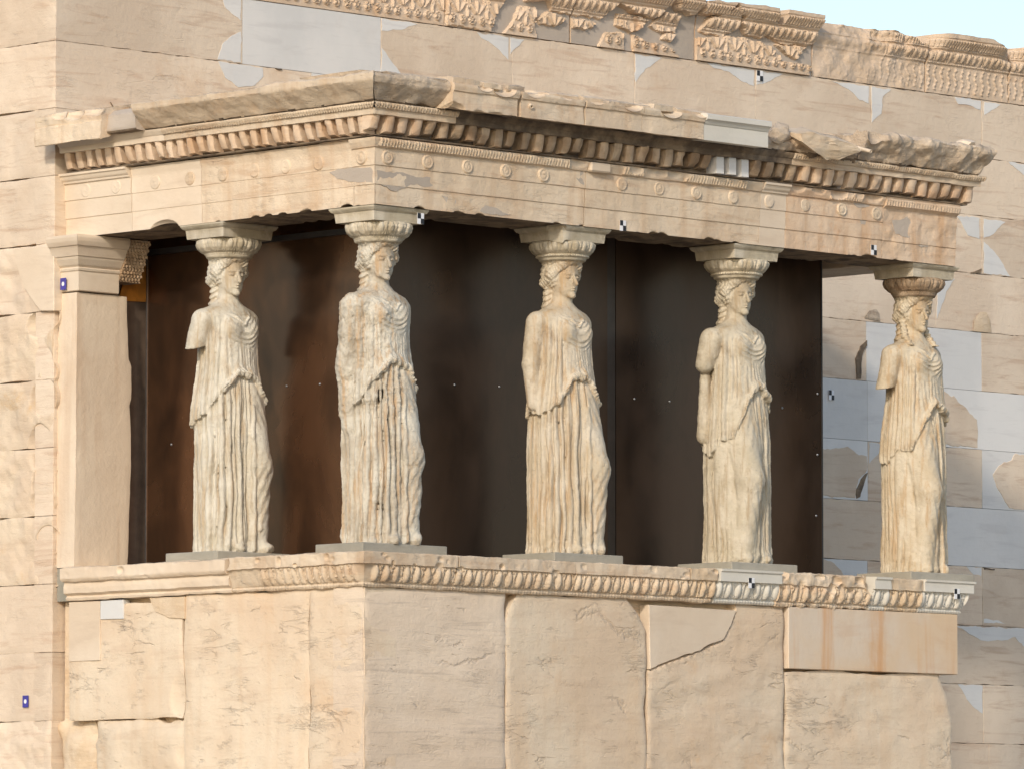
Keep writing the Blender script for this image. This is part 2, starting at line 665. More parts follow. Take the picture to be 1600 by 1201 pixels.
M['panel'] = panel_mat('brown_panel', (.075, .050, .036), (.11, .072, .050), .32)
M['panelsunlit'] = panel_mat('sunlit_brown_panel', (.085, .050, .032), (.19, .10, .055), .24)  # same brown sheet with the sun's orange put into its colour


# ------------------------------------------------------------------ ground
g = 400.0
NG = 60
gx = np.sign(np.linspace(-1, 1, NG)) * np.abs(np.linspace(-1, 1, NG)) ** 3 * g
GX, GY = np.meshgrid(gx, gx, indexing='ij')
GZ = -3.6 + 0 * GX + .12 * fbm(np.stack([GX, GY, 0 * GX], -1), .15, 3)
GZ[(np.abs(GX) < 14) & (np.abs(GY) < 14)] = -3.6
o = mesh_obj('ground', np.stack([GX, GY, GZ], -1).reshape(-1, 3), grid_faces(NG, NG), M['ground'])
tag(o, kind='structure')

# ------------------------------------------------------------------ temple wall
WY, WX = 3.2, -.016
C0, CH = 4.022, .487
wall = thing('temple_wall', 'tall ashlar temple wall of warm and pale patched marble behind the porch', 'wall', (5.2, 3.6, -3.6))
MB().box((WX + .06, WY + .06, -3.6), (11.9, WY + 1.6, C0 + CH - .02)).build('wall_core', M['grey'], wall)
MB().box((WX + .06, WY + 1.6, -3.6), (WX + .8, 9.0, C0 + CH + .4)).build('wall_core', M['grey'], wall)


def pq(pts, Y):
    return [(float(at(x, y, Y=Y)[0]), float(at(x, y, Y=Y)[2])) for x, y in pts]


def pqx(pts, X):
    return [(float(at(x, y, X=X)[1]), float(at(x, y, X=X)[2])) for x, y in pts]


courses = {
    -1: [(WX, 'old'), (1.80, 'new'), (3.215, 'old'), (4.614, 'old'), (5.98, 'old'), (7.38, 'old'), (8.77, 'old'), (10.16, 'old'), (11.6, None)],
    0: [(WX, 'old'), (2.50, 'new'), (3.60, 'old'), (5.3, 'old'), (6.7, 'old'), (8.1, 'old'), (9.5, 'old'), (11.6, None)],
    1: [(WX, 'old'), (1.2, 'old'), (2.7, 'old'), (4.6, 'old'), (6.0, 'old'), (7.4, 'old'), (8.8, 'old'), (10.15, 'old'), (11.6, None)],
    2: [(WX, 'old'), (2.0, 'old'), (4.0, 'old'), (5.6, 'old'), (7.2, 'old'), (9.56, 'old'), (11.6, None)],
    3: [(WX, 'old'), (1.5, 'old'), (3.5, 'old'), (5.6, 'old'), (7.3, 'old'), (8.70, 'new'), (10.14, 'old'), (11.6, None)],
    4: [(WX, 'old'), (2.5, 'old'), (5.0, 'old'), (7.4, 'new'), (8.71, 'new'), (10.9, 'new'), (11.6, None)],
    5: [(WX, 'old'), (1.5, 'old'), (3.5, 'old'), (5.6, 'old'), (7.3, 'new'), (8.71, 'old'), (10.135, 'new'), (11.6, None)],
    6: [(WX, 'old'), (2.5, 'old'), (5.0, 'old'), (7.6, 'old'), (9.5, 'new'), (11.6, None)],
    7: [(WX, 'old'), (2.5, 'old'), (5.0, 'old'), (7.4, 'new'), (8.70, 'old'), (10.13, 'old'), (11.6, None)],
    8: [(WX, 'old'), (3.5, 'old'), (6.5, 'old'), (9.2, 'old'), (11.6, None)],
    9: [(WX, 'old'), (3.5, 'old'), (6.8, 'old'), (10.13, 'old'), (11.6, None)],
}
for k in range(10, 16):
    o_ = .7 * (k % 2)
    courses[k] = [(WX, 'old')] + [(x - o_, 'old') for x in (2.8, 5.6, 8.4, 10.2)] + [(11.6, None)]
for k, row in courses.items():
    zt = C0 - CH * k
    zb = max(zt - CH, -3.6)
    for (xa, mt), (xb, _) in zip(row[:-1], row[1:]):
        if xa < 5.4 and xb < 5.8 and k >= 2 and zb > .3 and xa > .5:
            pass
        gp = .0016
        poly = ragged([(xa + gp, zb + gp), (xb - gp, zb + gp), (xb - gp, zt - gp), (xa + gp, zt - gp)], .0035 if mt == 'old' else 0, seed=k * 31 + int(xa * 7))
        pr_ = random.uniform(-.002, .0005)
        plate('wall_block', 'F', poly, M[mt], wall, off=WY, proud=pr_, thick=.2, bevel=.002 if mt == 'old' else 0)

new_patch = [
    [(596, 29), (652, 38), (628, 47), (596, 48)], [(596, 75), (634, 125), (630, 132), (596, 126)],
    [(745, 51), (794, 59), (794, 94), (785, 85), (768, 69), (752, 60)], [(797, 59), (819, 62), (806, 75), (797, 85)],
    [(992, 84), (1034, 91), (1008, 108), (993, 129)],
    [(1105, 99), (1178, 110), (1178, 135), (1162, 129), (1140, 113), (1117, 107)], [(1182, 110), (1223, 116), (1203, 127), (1182, 133)],
    [(1299, 127), (1357, 135), (1357, 162), (1343, 157), (1325, 140)], [(1362, 136), (1392, 140), (1379, 152), (1377, 178), (1362, 192)],
    [(1492, 152), (1532, 158), (1532, 172), (1515, 165), (1497, 163)], [(1538, 160), (1563, 164), (1538, 180)],
    [(345, -8), (376, -3), (376, 33), (362, 22), (350, 8)], [(376, 50), (362, 56), (347, 70), (340, 93), (376, 98)],
    [(341, 96), (380, 102), (410, 106), (411, 120), (397, 134), (372, 137), (352, 122)],
    [(1575, 253), (1612, 259), (1612, 285), (1590, 266)],
    [(1494, 337), (1530, 341), (1530, 374), (1512, 368), (1503, 350)], [(1537, 342), (1571, 347), (1549, 368), (1537, 372)], [(1537, 378), (1560, 402), (1578, 432), (1537, 427)],
    [(1464, 433), (1492, 436), (1478, 456), (1470, 481), (1464, 498)],
    [(1358, 691), (1378, 693), (1374, 706), (1358, 724)],
    [(1510, 884), (1533, 886), (1533, 899), (1518, 894)], [(1537, 966), (1556, 968), (1572, 974), (1537, 972)],
    [(1494, 977), (1612, 982), (1612, 1016), (1599, 1009), (1586, 994), (1566, 1000), (1536, 1000), (1517, 991)],
    [(1496, 1068), (1535, 1070), (1535, 1114), (1520, 1103), (1508, 1086)],
]
old_patch = [
    [(1466, 604), (1484, 618), (1490, 618), (1512, 641), (1526, 655), (1527, 699), (1440, 690), (1440, 606)],
    [(1280, 700), (1310, 700), (1324, 697), (1338, 708), (1354, 712), (1354, 735), (1341, 748), (1336, 777), (1280, 773)],
    [(1616, 711), (1586, 708), (1581, 718), (1565, 725), (1551, 741), (1560, 765), (1577, 793), (1616, 796)],
    [(1280, 872), (1288, 873), (1303, 879), (1320, 900), (1330, 912), (1280, 908)],
]
for i, p in enumerate(new_patch):
    plate('marble_patch', 'F', ragged(pq(p, WY), .008, seed=i), M['new'], wall, off=WY, proud=.0022, thick=.05, bevel=0)
for i, p in enumerate(old_patch):
    plate('old_stone_piece', 'F', ragged(pq(p, WY), .010, seed=50 + i), M['old'], wall, off=WY, proud=.0045, thick=.05, bevel=.002)
# rounded broken hollows in the wall: shown as recessed dark mouths with warm broken stone
for i, p in enumerate([[(1349, 497), (1357, 486), (1368, 483), (1373, 490), (1374, 502)], [(1520, 518), (1521, 500), (1530, 488), (1540, 488), (1546, 500), (1548, 520)]]):
    q = pq(p, WY)
    c = np.mean(np.array(q), 0)
    mb = MB()
    V = [(x, WY - .0075, z) for x, z in q] + [(c[0] + (x - c[0]) * .8, WY - .012, c[1] + (z - c[1]) * .8) for x, z in q]
    n = len(q)
    Fs = [[j, (j + 1) % n, n + (j + 1) % n, n + j] for j in range(n)] + [list(range(n, 2 * n))]
    mesh_obj('weathered_boss', V, Fs, M['rock'] if i == 0 else M['ochre'], wall)


def crevice(p, fr='F', off=WY, par=wall):
    q = pq(p, off) if fr == 'F' else pqx(p, off)
    plate('open_joint', fr, ragged(q, .006, seed=len(p)), M['crust_shade'], par, off=off, proud=.0085, thick=.02, bevel=0)


crevice([(526, 119), (561, 125), (561, 128), (527, 124)])
crevice([(1536, 885), (1553, 888), (1553, 890), (1538, 889)])
crevice([(1336, 560), (1344, 541), (1354, 532), (1354, 540), (1346, 556), (1344, 592), (1338, 592)])
crevice([(1338, 778), (1337, 765), (1345, 748), (1355, 738), (1350, 752), (1343, 776)])
crevice([(172, 160), (181, 174), (178, 174)])
crevice([(430, 107), (440, 108), (440, 110), (432, 109)])
crevice([(1515, 427), (1533, 420), (1531, 428)])

# west face of the temple wall (beyond the left end of the porch)
for k in list(range(-1, 16)):
    zt = C0 - CH * k + (0 if k < 3 else 0)
    zb = max(zt - CH, -3.6)
    rgh = .005 if k < 3 else .016
    if k == 8 or k == 9:
        rgh = .004
    bites = []
    if 4 <= k <= 7:
        rr = random.Random(k)
        for _ in range(4):
            yy = WY + rr.uniform(.02, .16)
            bites.append(((WX - .05, yy, rr.uniform(zb, zt)), (rr.uniform(.09, .14), rr.uniform(.09, .16), rr.uniform(.09, .17))))
    slab('wall_block', 'W', [(WY + .002, zb), (WY + .002, zt)], [(4.75, zb), (4.75, zt)], zb + .003, zt - .003, M['ochrewall'] if 4 <= k <= 7 else M['old'], wall,
         off=WX, rough=rgh, rsc=6, step=.02, rim=.006, rimw=.015, jit=.006, backd=-.3, bites=bites)
    slab('wall_block', 'W', [(4.758, zb), (4.758, zt)], [(6.6, zb), (6.6, zt)], zb + .003, zt - .003, M['old'], wall,
         off=WX, rough=rgh, rsc=6, step=.06, rim=.006, rimw=.015, jit=.006, backd=-.3)


# carved frieze course on top of the wall
def poly_mask(u, z, poly):
    inside = np.zeros(u.shape, bool)
    n = len(poly)
    for i in range(n):
        x0, y0 = poly[i]
        x1, y1 = poly[(i + 1) % n]
        c = ((y0 > z) != (y1 > z)) & (u < (x1 - x0) * (z - y0) / (y1 - y0 + 1e-12) + x0)
        inside ^= c
    return inside


def egg_row(u, z, za, zb, per, h, ph=0):
    """raised eggs in a band"""
    c = (np.mod(u + ph, per) / per - .5)
    v = (z - za) / (zb - za) * 2 - 1
    inb = (v > -1) & (v < 1)
    kk_ = np.floor((u + ph) / per)
    hv = .84 + .16 * np.sin(kk_ * 12.9898 + 4.1) * np.sin(kk_ * 4.37)
    egg = hv * np.clip(1 - (c / .30) ** 2 - (v * .95) ** 2, 0, 1) ** .5 * h
    shell = np.exp(-((np.sqrt((c / .43) ** 2 + (v * .8 - .15) ** 2) - 1) / .09) ** 2) * h * .45
    dart = np.exp(-((np.abs(c) - .5) / .05) ** 2) * h * .5
    return np.where(inb, np.maximum(egg, np.maximum(shell, dart)), 0)


def leaf_row(u, z, za, zb, per, h):
    c = np.abs(np.mod(u, per) / per - .5) * 2
    inb = (z > za) & (z < zb)
    return np.where(inb, (1 - np.exp(-(c / .28) ** 2)) * h, 0)


def anthemion(u, z, za, zb, h):
    """alternating palmettes and lotus on a chain of scrolls"""
    H = zb - za
    v = (z - za) / H
    per = H * .95
    cu = (np.mod(u, per) / per - .5)
    r = 0 * u
    # scrolls
    for sx in (-1, 1):
        x = (cu - sx * .25) * per / H
        y = v - .20
        R = np.sqrt(x * x + y * y)
        a = np.arctan2(y, x * sx)
        sp = np.cos((R / .045 - a / (2 * np.pi) * 1.0) * 2 * np.pi)
        r = np.maximum(r, np.where(R < .15, .5 + .5 * sp, 0) * (R < .15))
    # palmette leaves fan
    x = cu * per / H
    y = v - .36
    R = np.sqrt(x * x + y * y)
    a = np.arctan2(x, y)
    lf = np.clip(np.cos(a * 9), 0, 1) ** .7 * (R < .46 + .08 * np.cos(a * 9)) * (R > .08) * (np.abs(a) < 1.25)
    r = np.maximum(r, lf)
    x2 = (np.mod(u + per / 2, per) / per - .5) * per / H
    stem = np.exp(-(x2 / .03) ** 2) * (v > .3) * (v < .95)
    lot = np.exp(-((np.abs(x2) - .02 - .14 * np.clip(v - .45, 0, 1) ** 1.3 * 2) / .022) ** 2) * (v > .35) * (v < .95)
    r = np.maximum(r, np.maximum(stem, lot))
    return r * h * (v > .02) * (v < .98)


Z0F, Z1F = C0 + CH + .004, C0 + 2 * CH - .0


def frieze_profile(v, k=1.0):
    """outward offset of the crowning mouldings, v = 0..1 up the block"""
    return k * (.012 * sst(.50, .52, v) + .045 * sst(.54, .72, v) + .020 * sst(.74, .76, v) + .05 * sst(.78, .92, v) + .01 * sst(.93, .94, v))


def frieze_block(px0, px1, kind, seed, frags=None, top=None):
    xa = at(px0, 60, Y=WY)[0]
    xb = at(px1, 60, Y=WY)[0]
    nu = int((xb - xa) / .008) + 2
    nz = 66
    u = np.linspace(xa + .003, xb - .003, nu)[:, None] + np.zeros((1, nz))
    z = np.linspace(Z0F, Z1F, nz)[None, :] + np.zeros((nu, 1))
    if top is not None:
        t = np.interp(u[:, 0], [float(at(a, b, Y=WY - .1)[0]) for a, b in top], [float(at(a, b, Y=WY - .1)[2]) for a, b in top])
        t = t + .006 * fbm(np.stack([u[:, 0], 0 * t, 0 * t], -1), 9, 3)
        z = Z0F + (t[:, None] - Z0F) * (z - Z0F) / (Z1F - Z0F)
    v = (z - Z0F) / (Z1F - Z0F)
    P = np.stack([u, 0 * u, z], -1)
    er = fbm(P + seed, 7, 4)
    d = frieze_profile(v)
    rel = anthemion(u + seed, z, Z0F + .02, Z0F + .5 * (Z1F - Z0F), .016) + egg_row(u, v, .55, .72, .075, .028) + leaf_row(u, v, .785, .91, .032, .014) + egg_row(u, v, .50, .54, .028, .008)
    if kind in ('worn', 'stems'):
        cu_ = np.abs(np.mod(u + .012 * np.sin(z * 50), .085) / .085 - .5) * .085
        stem_ = np.exp(-(cu_ / .011) ** 2) * .014 * (v > .06) * (v < .47) * (.6 + .4 * np.sin(z * 160 + u * 9))
        rel = np.where(v < .49, stem_, rel)
    mi = np.zeros(u.shape, int)
    if kind == 'worn':
        wv = sst(-.15, .6, (u - xa) / (xb - xa) * 1.1 - .45 + er * .25)
        d = d * .55 + .45 * d * wv + rel * wv * .9 - .02 * sst(.85, 1, v) * (1 - wv)
        d = d + (er * .012)
        # shoulder broken off along the top
        d = d - .10 * sst(.62, 1.0, v) * (1 - .4 * wv)
    elif kind == 'stems':
        d = d + rel * 1.1 + er * .006
        # broken ends of the crown
        s = np.minimum(u - xa, xb - u)
        d = d - .14 * sst(.55, 1, v) * np.exp(-(s / .10) ** 2)
    elif kind == 'frag':
        m = np.zeros(u.shape, bool)
        for f in frags:
            q = pq(f, WY - .03)
            pu = u + .008 * fbm(P, 22, 3)
            pz = z + .008 * fbm(P + 9, 22, 3)
            m |= poly_mask(pu, pz, q)
        d = np.where(m, d + rel * 1.35 + .022 + er * .004, .0 + er * .0015 + .3 * frieze_profile(v))
        mi = np.where(m, 0, 1)
    else:
        d = d + rel * 1.35 + er * .003
    V = np.stack([u, WY - .004 - d, z], -1).reshape(-1, 3)
    F = grid_faces(nu, nz, flip=True)
    mif = mi.reshape(-1)[F].min(1)
    Vs = [V]
    Fs = [F]
    idx = len(V)
    for rg, fl in (([i * nz + nz - 1 for i in range(nu)], 1), ([i * nz for i in range(nu)], 0), (list(range(nz)), 1), ([(nu - 1) * nz + j for j in range(nz)], 0)):
        R_ = V[rg]
        B = R_.copy()
        B[:, 1] = WY + .9
        n = len(rg)
        a = np.arange(n - 1)
        q = np.stack([idx + a, idx + a + 1, idx + n + a + 1, idx + n + a], -1)
        Vs += [R_, B]
        Fs.append(q if fl == 0 else q[:, ::-1])
        idx += 2 * n
    FF = np.concatenate(Fs)
    mi2 = np.concatenate([mif, np.zeros(len(FF) - len(F), int)])
    o = mesh_obj('frieze_block', np.concatenate(Vs), FF, [M['frieze'], M['grey']], wall, mi=mi2)
    sharp(o, 45)


M['frieze'] = stone('carved_frieze_marble', (.60, .46, .33), (.67, .53, .40), (.54, .36, .22), .45, (.54, .31, .15), .6, None, 0, .75, .003, vary=.08, blotch=3)
frieze_block(70, 380, 'full', 1.0)
frieze_block(381, 693, 'full', 1.3)
frieze_block(694, 889, 'frag', 2.0, [
    [(694, -60), (790, -60), (790, 5), (775, 25), (768, 50), (700, 38)],
    [(780, 60), (800, 40), (812, 10), (838, 12), (836, 30), (842, 60), (825, 62)],
    [(840, 30), (858, 18), (885, 30), (868, 42), (845, 38)], [(820, 2), (822, -40), (960, -40), (930, 32), (900, 24), (862, 18), (855, 2)]])
frieze_block(891, 1084, 'frag', 2.6, [
    [(891, 28), (905, 30), (930, 35), (928, 42), (915, 48), (908, 42), (891, 46)], [(933, 78), (948, 52), (974, 50), (978, 82), (960, 80)],
    [(962, 40), (964, 22), (1014, 30), (1000, 48), (985, 50)], [(1016, 42), (1035, 22), (1052, 22), (1060, 36), (1055, 50), (1030, 50)],
    [(1035, 62), (1040, 52), (1057, 52), (1050, 66)], [(992, 84), (989, 55), (1015, 66), (1048, 72), (1065, 92)],
    [(891, -30), (1036, -30), (1036, 12), (1022, 30), (985, 20), (962, 5), (940, 30), (891, 22)], [(1036, -20), (1084, -20), (1084, 12), (1080, 26), (1052, 16)]])
frieze_block(1085, 1267, 'frag', 3.1, [
    [(1085, 60), (1140, 57), (1170, 60), (1206, 72), (1222, 96), (1266, 102), (1266, 120), (1085, 98)],
    [(1092, 50), (1105, 30), (1135, 15), (1152, 32), (1148, 48), (1128, 58)],
    [(1085, -20), (1135, -20), (1134, 10), (1122, 24), (1092, 24)], [(1152, 38), (1160, 8), (1200, 8), (1206, 45), (1190, 60), (1165, 55)],
    [(1134, 5), (1160, 8), (1158, 28), (1142, 22)],
    [(1195, 55), (1206, 40), (1275, 20), (1275, 68), (1262, 72), (1222, 70)], [(1212, 70), (1262, 74), (1246, 92), (1230, 86)], [(1214, 15), (1282, 18), (1282, 40), (1250, 38), (1214, 40)]],
    top=[(1085, 0), (1130, 4), (1180, 10), (1240, 18), (1280, 24)])
frieze_block(1268, 1444, 'worn', 4.0, top=[(1262, 40), (1283, 36), (1310, 33), (1405, 48), (1430, 58), (1446, 66)])
frieze_block(1446, 1573, 'stems', 5.0, top=[(1440, 60), (1452, 53), (1480, 53), (1545, 62), (1560, 70), (1575, 80)])
frieze_block(1575, 1700, 'stems', 5.7, top=[(1570, 82), (1582, 74), (1620, 74), (1700, 85)])

# ------------------------------------------------------------------ podium
L_ = 6.09
pod = thing('porch_podium', 'high marble podium of upright slabs carrying the porch', 'podium', (3.0, 1.5, -3.6))
MB().box((.09, .09, -3.6), (L_ - .09, WY - .02, .0)).build('podium_core', M['ochre'], pod)


def fx(px, z=-.3):
    """X on the front plane for a picture column at height z"""
    lo, hi = -2.0, 12.0
    for _ in range(40):
        m = (lo + hi) / 2
        v = np.array([m, 0, z]) - CAM
        p = 800 + FPX * (v @ _r) / (v @ _d)
        if p < px:
            lo = m
        else:
            hi = m
    return lo


def wy(px, z=-.3):
    lo, hi = -2.0, 6.0
    for _ in range(40):
        m = (lo + hi) / 2
        v = np.array([0, m, z]) - CAM
        p = 800 + FPX * (v @ _r) / (v @ _d)
        if p > px:
            lo = m
        else:
            hi = m
    return lo


B_ = -1.75
rs = random.Random(11)


def side(px, z0, z1, fn, amp, n=16, top=0.0, topr=.15, sgn=1):
    pl = []
    for i in range(n + 1):
        z = z0 + (z1 - z0) * i / n
        u = fn(px) + rs.uniform(-amp, amp) + math.sin(z * 9 + px) * amp
        if top:
            u += sgn * top * max(0, (z - (z1 - topr)) / topr) ** 2
        pl.append((u, z))
    return pl


j0, j1, j2, j3, j4 = fx(570), fx(791), fx(1011), fx(1227), L_
# front slabs
slab('podium_slab', 'F', [(.0, B_), (.0, 0)], side(791, B_, 0, fx, .008), B_, -.002, M['podgrey'], pod, rough=.005, rsc=3, step=.02, rim=.012, rimw=.02, vsc=(2, 2, 7), jit=.006)
slab('podium_slab', 'F', side(793, B_, 0, fx, .010, top=.10, topr=.22, sgn=1), side(1010, B_, 0, fx, .014, top=-.17, topr=.3), B_, -.004, M['pod'], pod, rough=.005, rsc=3, step=.02, rim=.009, rimw=.012, vsc=(2.5, 2.5, 6), jit=.007)
cut = [(fx(1013, -.1), 0)]
tri = pq([(1013, 944), (1150, 953), (1142, 975), (1130, 998), (1085, 1018), (1050, 1030), (1015, 1045)], 0)
plate('inset_slab', 'F', ragged(tri, [0, .003, .008, .008, .008, .008, 0], seed=4), M['smooth'], pod, off=0, proud=.006, thick=.09, bevel=.004, label='smooth triangular inset in broken slab')


def d3(u, z):
    # slab 3 falls back where its upper left part has broken away
    q = np.array(pq([(1015, 1045), (1050, 1030), (1085, 1018), (1130, 998), (1142, 975), (1150, 953)], 0))
    zi = np.interp(u, q[:, 0], q[:, 1], left=q[0, 1], right=.2)
    return -.10 * sst(-.012, .012, z - zi)


slab('podium_slab', 'F', side(1013, B_, 0, fx, .010), side(1226, B_, 0, fx, .008), B_, -.004, M['pod'], pod, rough=.008, rsc=3, step=.018, rim=.009, rimw=.012, vsc=(3, 3, 7), jit=.007, disp=d3)
slab('podium_slab', 'F', side(1228, B_, -.46, fx, .008), [(L_ - .02, B_), (L_ - .03, -1.2), (L_ - .05, -.8), (L_ - .12, -.6), (L_ - .2, -.46)], B_, -.462, M['pod'], pod, rough=.008, rsc=3, step=.02, rim=.010, rimw=.014, vsc=(3, 3, 6), jit=.014)
plate('inset_slab', 'F', [(fx(1229), -.452), (L_, -.452), (L_, -.004), (fx(1229), -.004)], M['orange'], pod, off=0, proud=.02, thick=.3, bevel=.005, label='smooth slab with rust streaks')
# west slabs
slab('podium_slab', 'W', [(.004, B_), (.004, 0)], side(483, B_, 0, wy, .006), B_, -.002, M['pod'], pod, rough=.006, rsc=3, step=.02, rim=.008, rimw=.02, jit=.006)
slab('podium_slab', 'W', side(483, B_, 0, lambda p: wy(p) + .012, .006), side(287, B_, 0, wy, .008), B_, -.003, M['pod'], pod, rough=.008, rsc=3, step=.02, rim=.012, rimw=.03, jit=.006)
slab('podium_slab', 'W', side(287, B_, 0, lambda p: wy(p) + .014, .006), [(wy(108), B_), (wy(108), 0)], -.848, -.04, M['pod'], pod, rough=.006, rsc=3, step=.02, rim=.008, rimw=.02, jit=.006,
     bites=[((-.03, wy(283), -.70), (.06, .13, .20))])
plate('inset_slab', 'W', pqx([(109, 940), (157, 938), (157, 1031), (109, 1033)], 0), M['smooth'], pod, proud=.008, thick=.06, bevel=.003)
plate('inset_slab', 'W', pqx([(158, 938), (194, 936), (194, 966), (158, 967)], 0), M['new'], pod, proud=.009, thick=.06, bevel=.003)
plate('inset_slab', 'W', ragged(pqx([(234, 933), (289, 931), (289, 966), (262, 964), (243, 955)], 0), [0, 0, .004, .006, .006], seed=3), M['ochre'], pod, proud=.006, thick=.06, bevel=.003)
slab('podium_slab', 'W', side(287, B_, -.86, lambda p: wy(p) + .014, .01), side(150, B_, -.86, wy, .03), B_, -.862, M['pod'], pod, rough=.014, rsc=4, step=.02, rim=.03, rimw=.04, jit=.03)
slab('podium_slab', 'W', side(140, B_, -.86, wy, .03), side(85, B_, -.86, wy, .02), B_, -.862, M['ochre'], pod, rough=.04, rsc=4, step=.02, rim=.05, rimw=.05, jit=.03, proud=-.02)
# base step below the slabs
MB().box((-.12, -.12, -2.1), (L_ + .12, WY, B_)).build('base_step', M['old'], pod, bevel=.01)
MB().box((-.35, -.35, -3.6), (L_ + .35, WY, -2.1)).build('base_step', M['old'], pod, bevel=.01)
# east side of the podium
slab('podium_slab', 'F', [(L_ - .6, B_), (L_ - .6, -.47)], [(L_ - .02, B_), (L_ - .1, -.47)], B_, -.47, M['pod'], pod, off=.5, backd=-.4, step=.1)
MB().box((L_ - .4, .305, B_), (L_ - .004, WY - .03, -.01)).build('podium_slab', M['pod'], pod, bevel=.01)

# crowning moulding of the podium: astragal, egg band, fascia
PR = [(.0, .0), (.018, .002), (.026, .014), (.018, .028), (.022, .032), (.030, .05), (.045, .09), (.062, .135), (.072, .150), (.090, .152), (.090, .228), (.084, .234), (.0, .240)]


def egg_disp(per=.098, h=.040, wear=0.0, z0=.034, z1=.148, ph=0.0):
    def f(u, d, z):
        e = egg_row(u, z, z0, z1, per, h, ph) * (z > z0) * (z < z1) * (d > .015) * sst(.0, .05, u)
        bead = (z < .03) * (.5 + .5 * np.cos(u / .03 * 2 * math.pi)) * .005
        return e + bead
    return f


def crown(fr, ua, ub, mat, wear, mm0=0, disp=None, prof=PR, rough=.004, bites=(), name='crown_moulding', label=None, off=0.0):
    return sweep(name, fr, ua, ub, prof, mat, pod, off=off, m0=mm0, step=.008, pstep=.010, disp=disp, rough=rough, rsc=14, bites=bites, backd=-.35, endn=.01, label=label)


rb = random.Random(21)


def chips(fr, ua, ub, n, z=(.13, .22), d=-.11, r=(.02, .05)):
    out = []
    for _ in range(n):
        u = rb.uniform(ua, ub)
        c = (u, d, rb.uniform(*z)) if fr == 'F' else (d, u, rb.uniform(*z))
        out.append((c, (rb.uniform(*r), rb.uniform(*r), rb.uniform(*r) * .8)))
    return out


# front pieces with joints where the picture shows them
E_ = egg_disp()
xs_ = [0.0, fx(702, .2), fx(886, .2), fx(1065, .2), fx(1108, .2)]
crown('F', xs_[0], xs_[1], M['ent'], 0, mm0=1, disp=E_, bites=chips('F', 0, xs_[1], 9) + [])
crown('F', xs_[1] + .006, xs_[2] - .004, M['ent'], 0, disp=E_, bites=chips('F', xs_[1], xs_[2], 6))
crown('F', xs_[2] + .004, xs_[3] - .004, M['ent'], 0, disp=E_, bites=chips('F', xs_[2], xs_[3], 6))
crown('F', xs_[3] + .002, xs_[4] - .004, M['ochre'], 0, disp=E_, rough=.007, bites=chips('F', xs_[3], xs_[4], 3))
xn1, xn2 = fx(1110, .2), fx(1206, .2)
PRN = PR[:9] + [(.098, .152), (.098, .220), (.110, .224), (.112, .240), (.0, .244)]
En = egg_disp(.10, .034)
crown('F', xn1, xn2, M['creamnew'], 0, disp=En, prof=PRN, rough=.0006, label='crisp replacement moulding in white marble')
xb1 = fx(1352, .2)
crown('F', xn2 + .004, xb1, M['ent'], 0, disp=E_, rough=.012, bites=chips('F', xn2, xb1, 10, r=(.03, .07)) + [((xn2, -.12, .24), .09), ((xb1, -.12, .21), .12)])
xc1, xc2, xc3 = fx(1378, .2), fx(1430, .2), L_
crown('F', xb1 + .004, xc1 - .003, M['creamnew'], 0, disp=En, prof=PRN, rough=.0006)
crown('F', xc1, xc2 - .004, M['ochre'], 0, disp=E_, rough=.006)
sweep('crown_moulding', 'F', xc2, L_, PRN, M['creamnew'], pod, m1=1, step=.008, pstep=.010, disp=En, rough=.0006, rsc=14, backd=-.35, label='crisp white marble corner moulding')
# west pieces
yA, yB, yC = wy(367, .2), wy(483, .2), wy(108, .2)
sweep('crown_moulding', 'W', 0.0, yA - .004, PR, M['ent'], pod, m0=1, step=.008, pstep=.010,
      disp=lambda u, d, z: egg_disp(.075, .03)(u, d, z) * sst(0, .15, yA - u - .28 + .1 * np.sin(u * 9)), rough=.006, rsc=12, backd=-.35, bites=chips('W', .2, yA, 10) + [((-.1, yA, .2), .05)])
PRW = [(.0, .0), (.022, .002), (.028, .016), (.018, .03), (.020, .034), (.05, .05), (.055, .09), (.05, .125), (.075, .13), (.09, .15), (.090, .225), (.0, .238)]
sweep('crown_moulding', 'W', yA + .004, yC, PRW, M['smooth'], pod, step=.012, pstep=.012, rough=.006, rsc=8, backd=-.35, bites=chips('W', yA, yC, 9, z=(.0, .25)))
# porch floor
MB().box((.02, .02, .0), (L_ - .02, WY - .01, .236)).build('porch_floor', M['plinth'], pod)
MB().box((L_ - .3, .36, .003), (L_ + .09, WY - .02, .233)).build('crown_moulding', M['ent'], pod, bevel=.01)

# ------------------------------------------------------------------ entablature
AX, AZ = .095, 2.60            # west face plane and underside
AR = 6.11
ent = thing('entablature', 'weathered marble entablature with rosettes and dentils resting on the caryatids', 'entablature', (3.1, 1.6, 2.6))


def arch_prof(top='worn'):
    q_ = .004 if top == 'plain' else .008
    p = [(.0, 2.600), (.0, 2.735), (q_, 2.738), (q_, 2.865), (q_ * 2, 2.868), (q_ * 2, 2.985)]
    if top == 'worn':
        p += [(.030, 2.990), (.034, 3.000), (.052, 3.035), (.054, 3.052)]
    elif top == 'crisp':
        p += [(.032, 2.987), (.036, 3.0), (.05, 3.01), (.062, 3.036), (.074, 3.040), (.074, 3.056)]
    else:
        p += [(.026, 3.05)]
    return p


def arch_disp(leaf=(), wear=0.002):
    def f(u, d, z):
        e = 0 * u
        for a, b in leaf:
            e = e + leaf_row(u, z, 2.995, 3.045, .028, .014) * (u > a) * (u < b)
        return e
    return f


def fxa(px, z=2.8):
    return fx(px, z)


def wya(px, z=2.8):
    lo, hi = -2.0, 6.0
    for _ in range(40):
        m = (lo + hi) / 2
        v = np.array([AX, m, z]) - CAM
        p = 800 + FPX * (v @ _r) / (v @ _d)
        if p > px:
            lo = m
        else:
            hi = m
    return lo


ra = random.Random(3)


